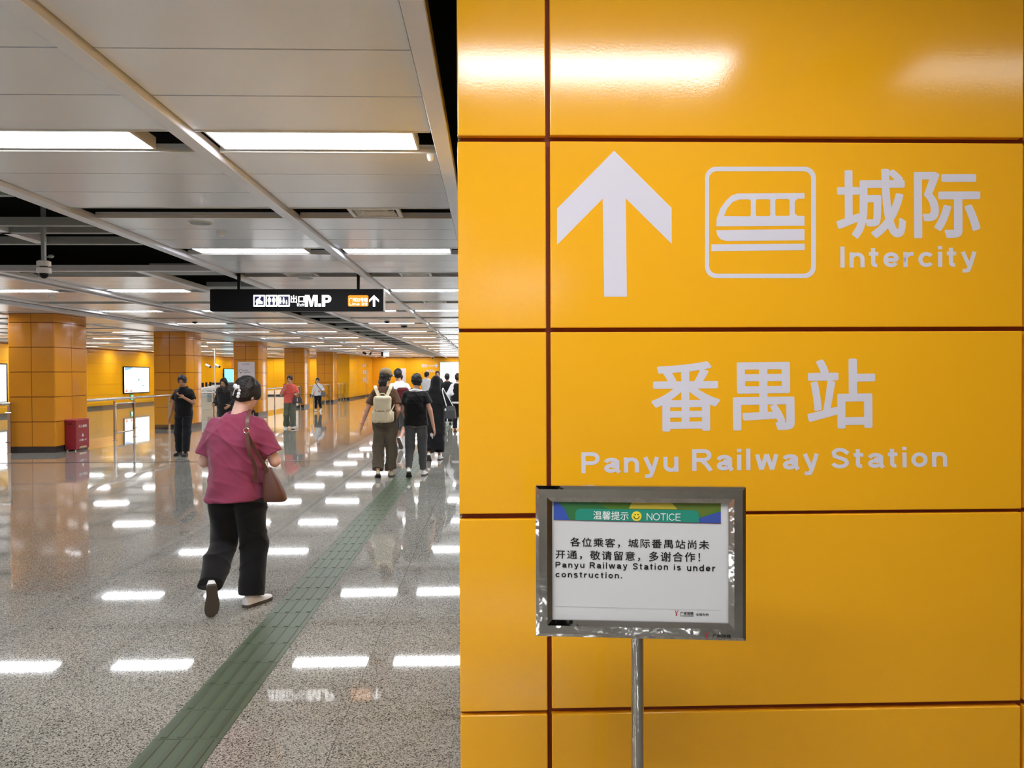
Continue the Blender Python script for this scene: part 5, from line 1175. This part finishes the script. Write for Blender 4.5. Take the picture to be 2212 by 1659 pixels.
# 9 black hooded coat with handbag
q9 = gp(940, 994)
t9, j9 = person('person in long black coat and black headscarf walking away with a dark grey handbag', q9, -.05, 1.60, h=.010,
    ank=[(-.10, -.16, .05, .75, .1), (.07, .08, 0, 0, -.1)], wr=[(-.18, .2, .98), (.24, .12, .98)], el=[None, (.29, -.04, 1.05)], head=(.02, .03, 0, .1, .15), hair='hood', seed=36,
    top=dict(m=FB['coat'], hem=.52, w=(.215, .19, .19, .18), d=.15, sleeve=1.9, sr=.078, cuff=.06, name='coat', wr=.010), bottom=dict(m=FB['blackbot'], kr=.10, ar=.11, tr=.11, skirt=.22, sw=.21, len=.80, name='wide_trousers'), shoes=(M['shoewhite'], M['sole']))
b9 = thing('handbag', 'dark grey handbag with pale strap on the shoulder of the black headscarf wearer', 'bag', wpt(t9, (.31, -.13, .80)), -.15)
MB().loft([[(x*k, y*k2, z) for x, y in ((-.10, -.055), (.10, -.055), (.10, .055), (-.10, .055))] for z, k, k2 in ((0, 1, 1), (.01, 1.05, 1.05), (.15, .95, .8), (.24, .8, .45))]).build('bag_body', mat('dark_grey_leather', srgb(66, 68, 70), rough=.35), b9, bevel=.01)
ribbon(smooth_path([(-.07, 0, .22), (-.11, .0, .36), (-.16, .04, .52), (-.17, .13, .575)]), (1, 0, 0), .018).build('strap', M['grille'], b9); ribbon(smooth_path([(.06, 0, .22), (-.02, .02, .36), (-.13, .07, .53), (-.165, .13, .575)]), (1, 0, 0), .014).build('strap', M['grille'], b9)
MB().sphere((-.085, -.06, .17), (.018, .01, .028)).build('tassel', FB['white'], b9, smooth=True)

# 10-14 far figures
person('white-shirted figure with black hair before the far wall notice', (at(866, 850, 30).x, 30), 0, 1.64, h=.016, wr=[(-.2, .1, .85), (.2, .1, .85)], hair='short', seed=41, top=dict(m=FB['white']), bottom=dict(m=FB['blackbot']), shoes=(M['matblack'], M['black']))
person('far figure in white shirt turned to its right, under the wall lettering', (at(922, 850, 31).x, 31), -.4, 1.74, h=.016, wr=[(-.2, .2, .95), (.22, .2, .95)], hair='short', seed=42, head=(0, .02, 0, -.5, 0), top=dict(m=FB['white'], w=(.2, .19, .2, .19), d=.15), bottom=dict(m=FB['grey']), shoes=(M['matblack'], M['black']))
person('far figure in dark brown top facing us beside the large light box', (at(945, 850, 33).x, 33), PI+.2, 1.77, h=.016, wr=[(-.2, .2, .95), (.22, .1, .9)], hair='short', seed=43, top=dict(m=FB['char']), bottom=dict(m=FB['blackbot']), shoes=(M['matblack'], M['black']))
person('person in black with tied hair walking away before the large light box', (at(966, 850, 24.5).x, 24.5), .05, 1.66, h=.014, wr=[(-.28, .1, .9), (.22, .1, .9)], hair='up', seed=44, bulk=1.05, top=dict(m=FB['blacktop'], w=(.2, .19, .19, .18), sleeve=1.6, hem=.7), bottom=dict(m=FB['blackbot']), shoes=(M['matblack'], M['black']))
person('person in white sleeves and black vest, mostly hidden by the sign wall edge', (at(989, 850, 21.5).x, 21.5), .0, 1.66, h=.013, wr=[(-.25, .04, .80), (.22, .1, .85)], el=[(-.27, -.05, 1.06), None], hair='short', seed=45, top=dict(m=FB['white'], w=(.19, .18, .185, .18), sleeve=1.7, sr=.076, hem=.82), bottom=dict(m=FB['blackbot']), shoes=(M['bagbrown'], M['matblack']))
f = Fld((-.25, -.2, .80), (.25, .2, 1.42), .014); f.put(stack([(.86, .2, .14, 0, 0), (1.1, .185, .138, 0, 0), (1.3, .165, .13, 0, 0), (1.38, .10, .10, 0, 0)]), .01); obj('vest', f.mesh('vest'), FB['blacktop'], bpy.data.objects[[o.name for o in bpy.data.objects if o.get('label', '').startswith('person in white sleeves')][0]])
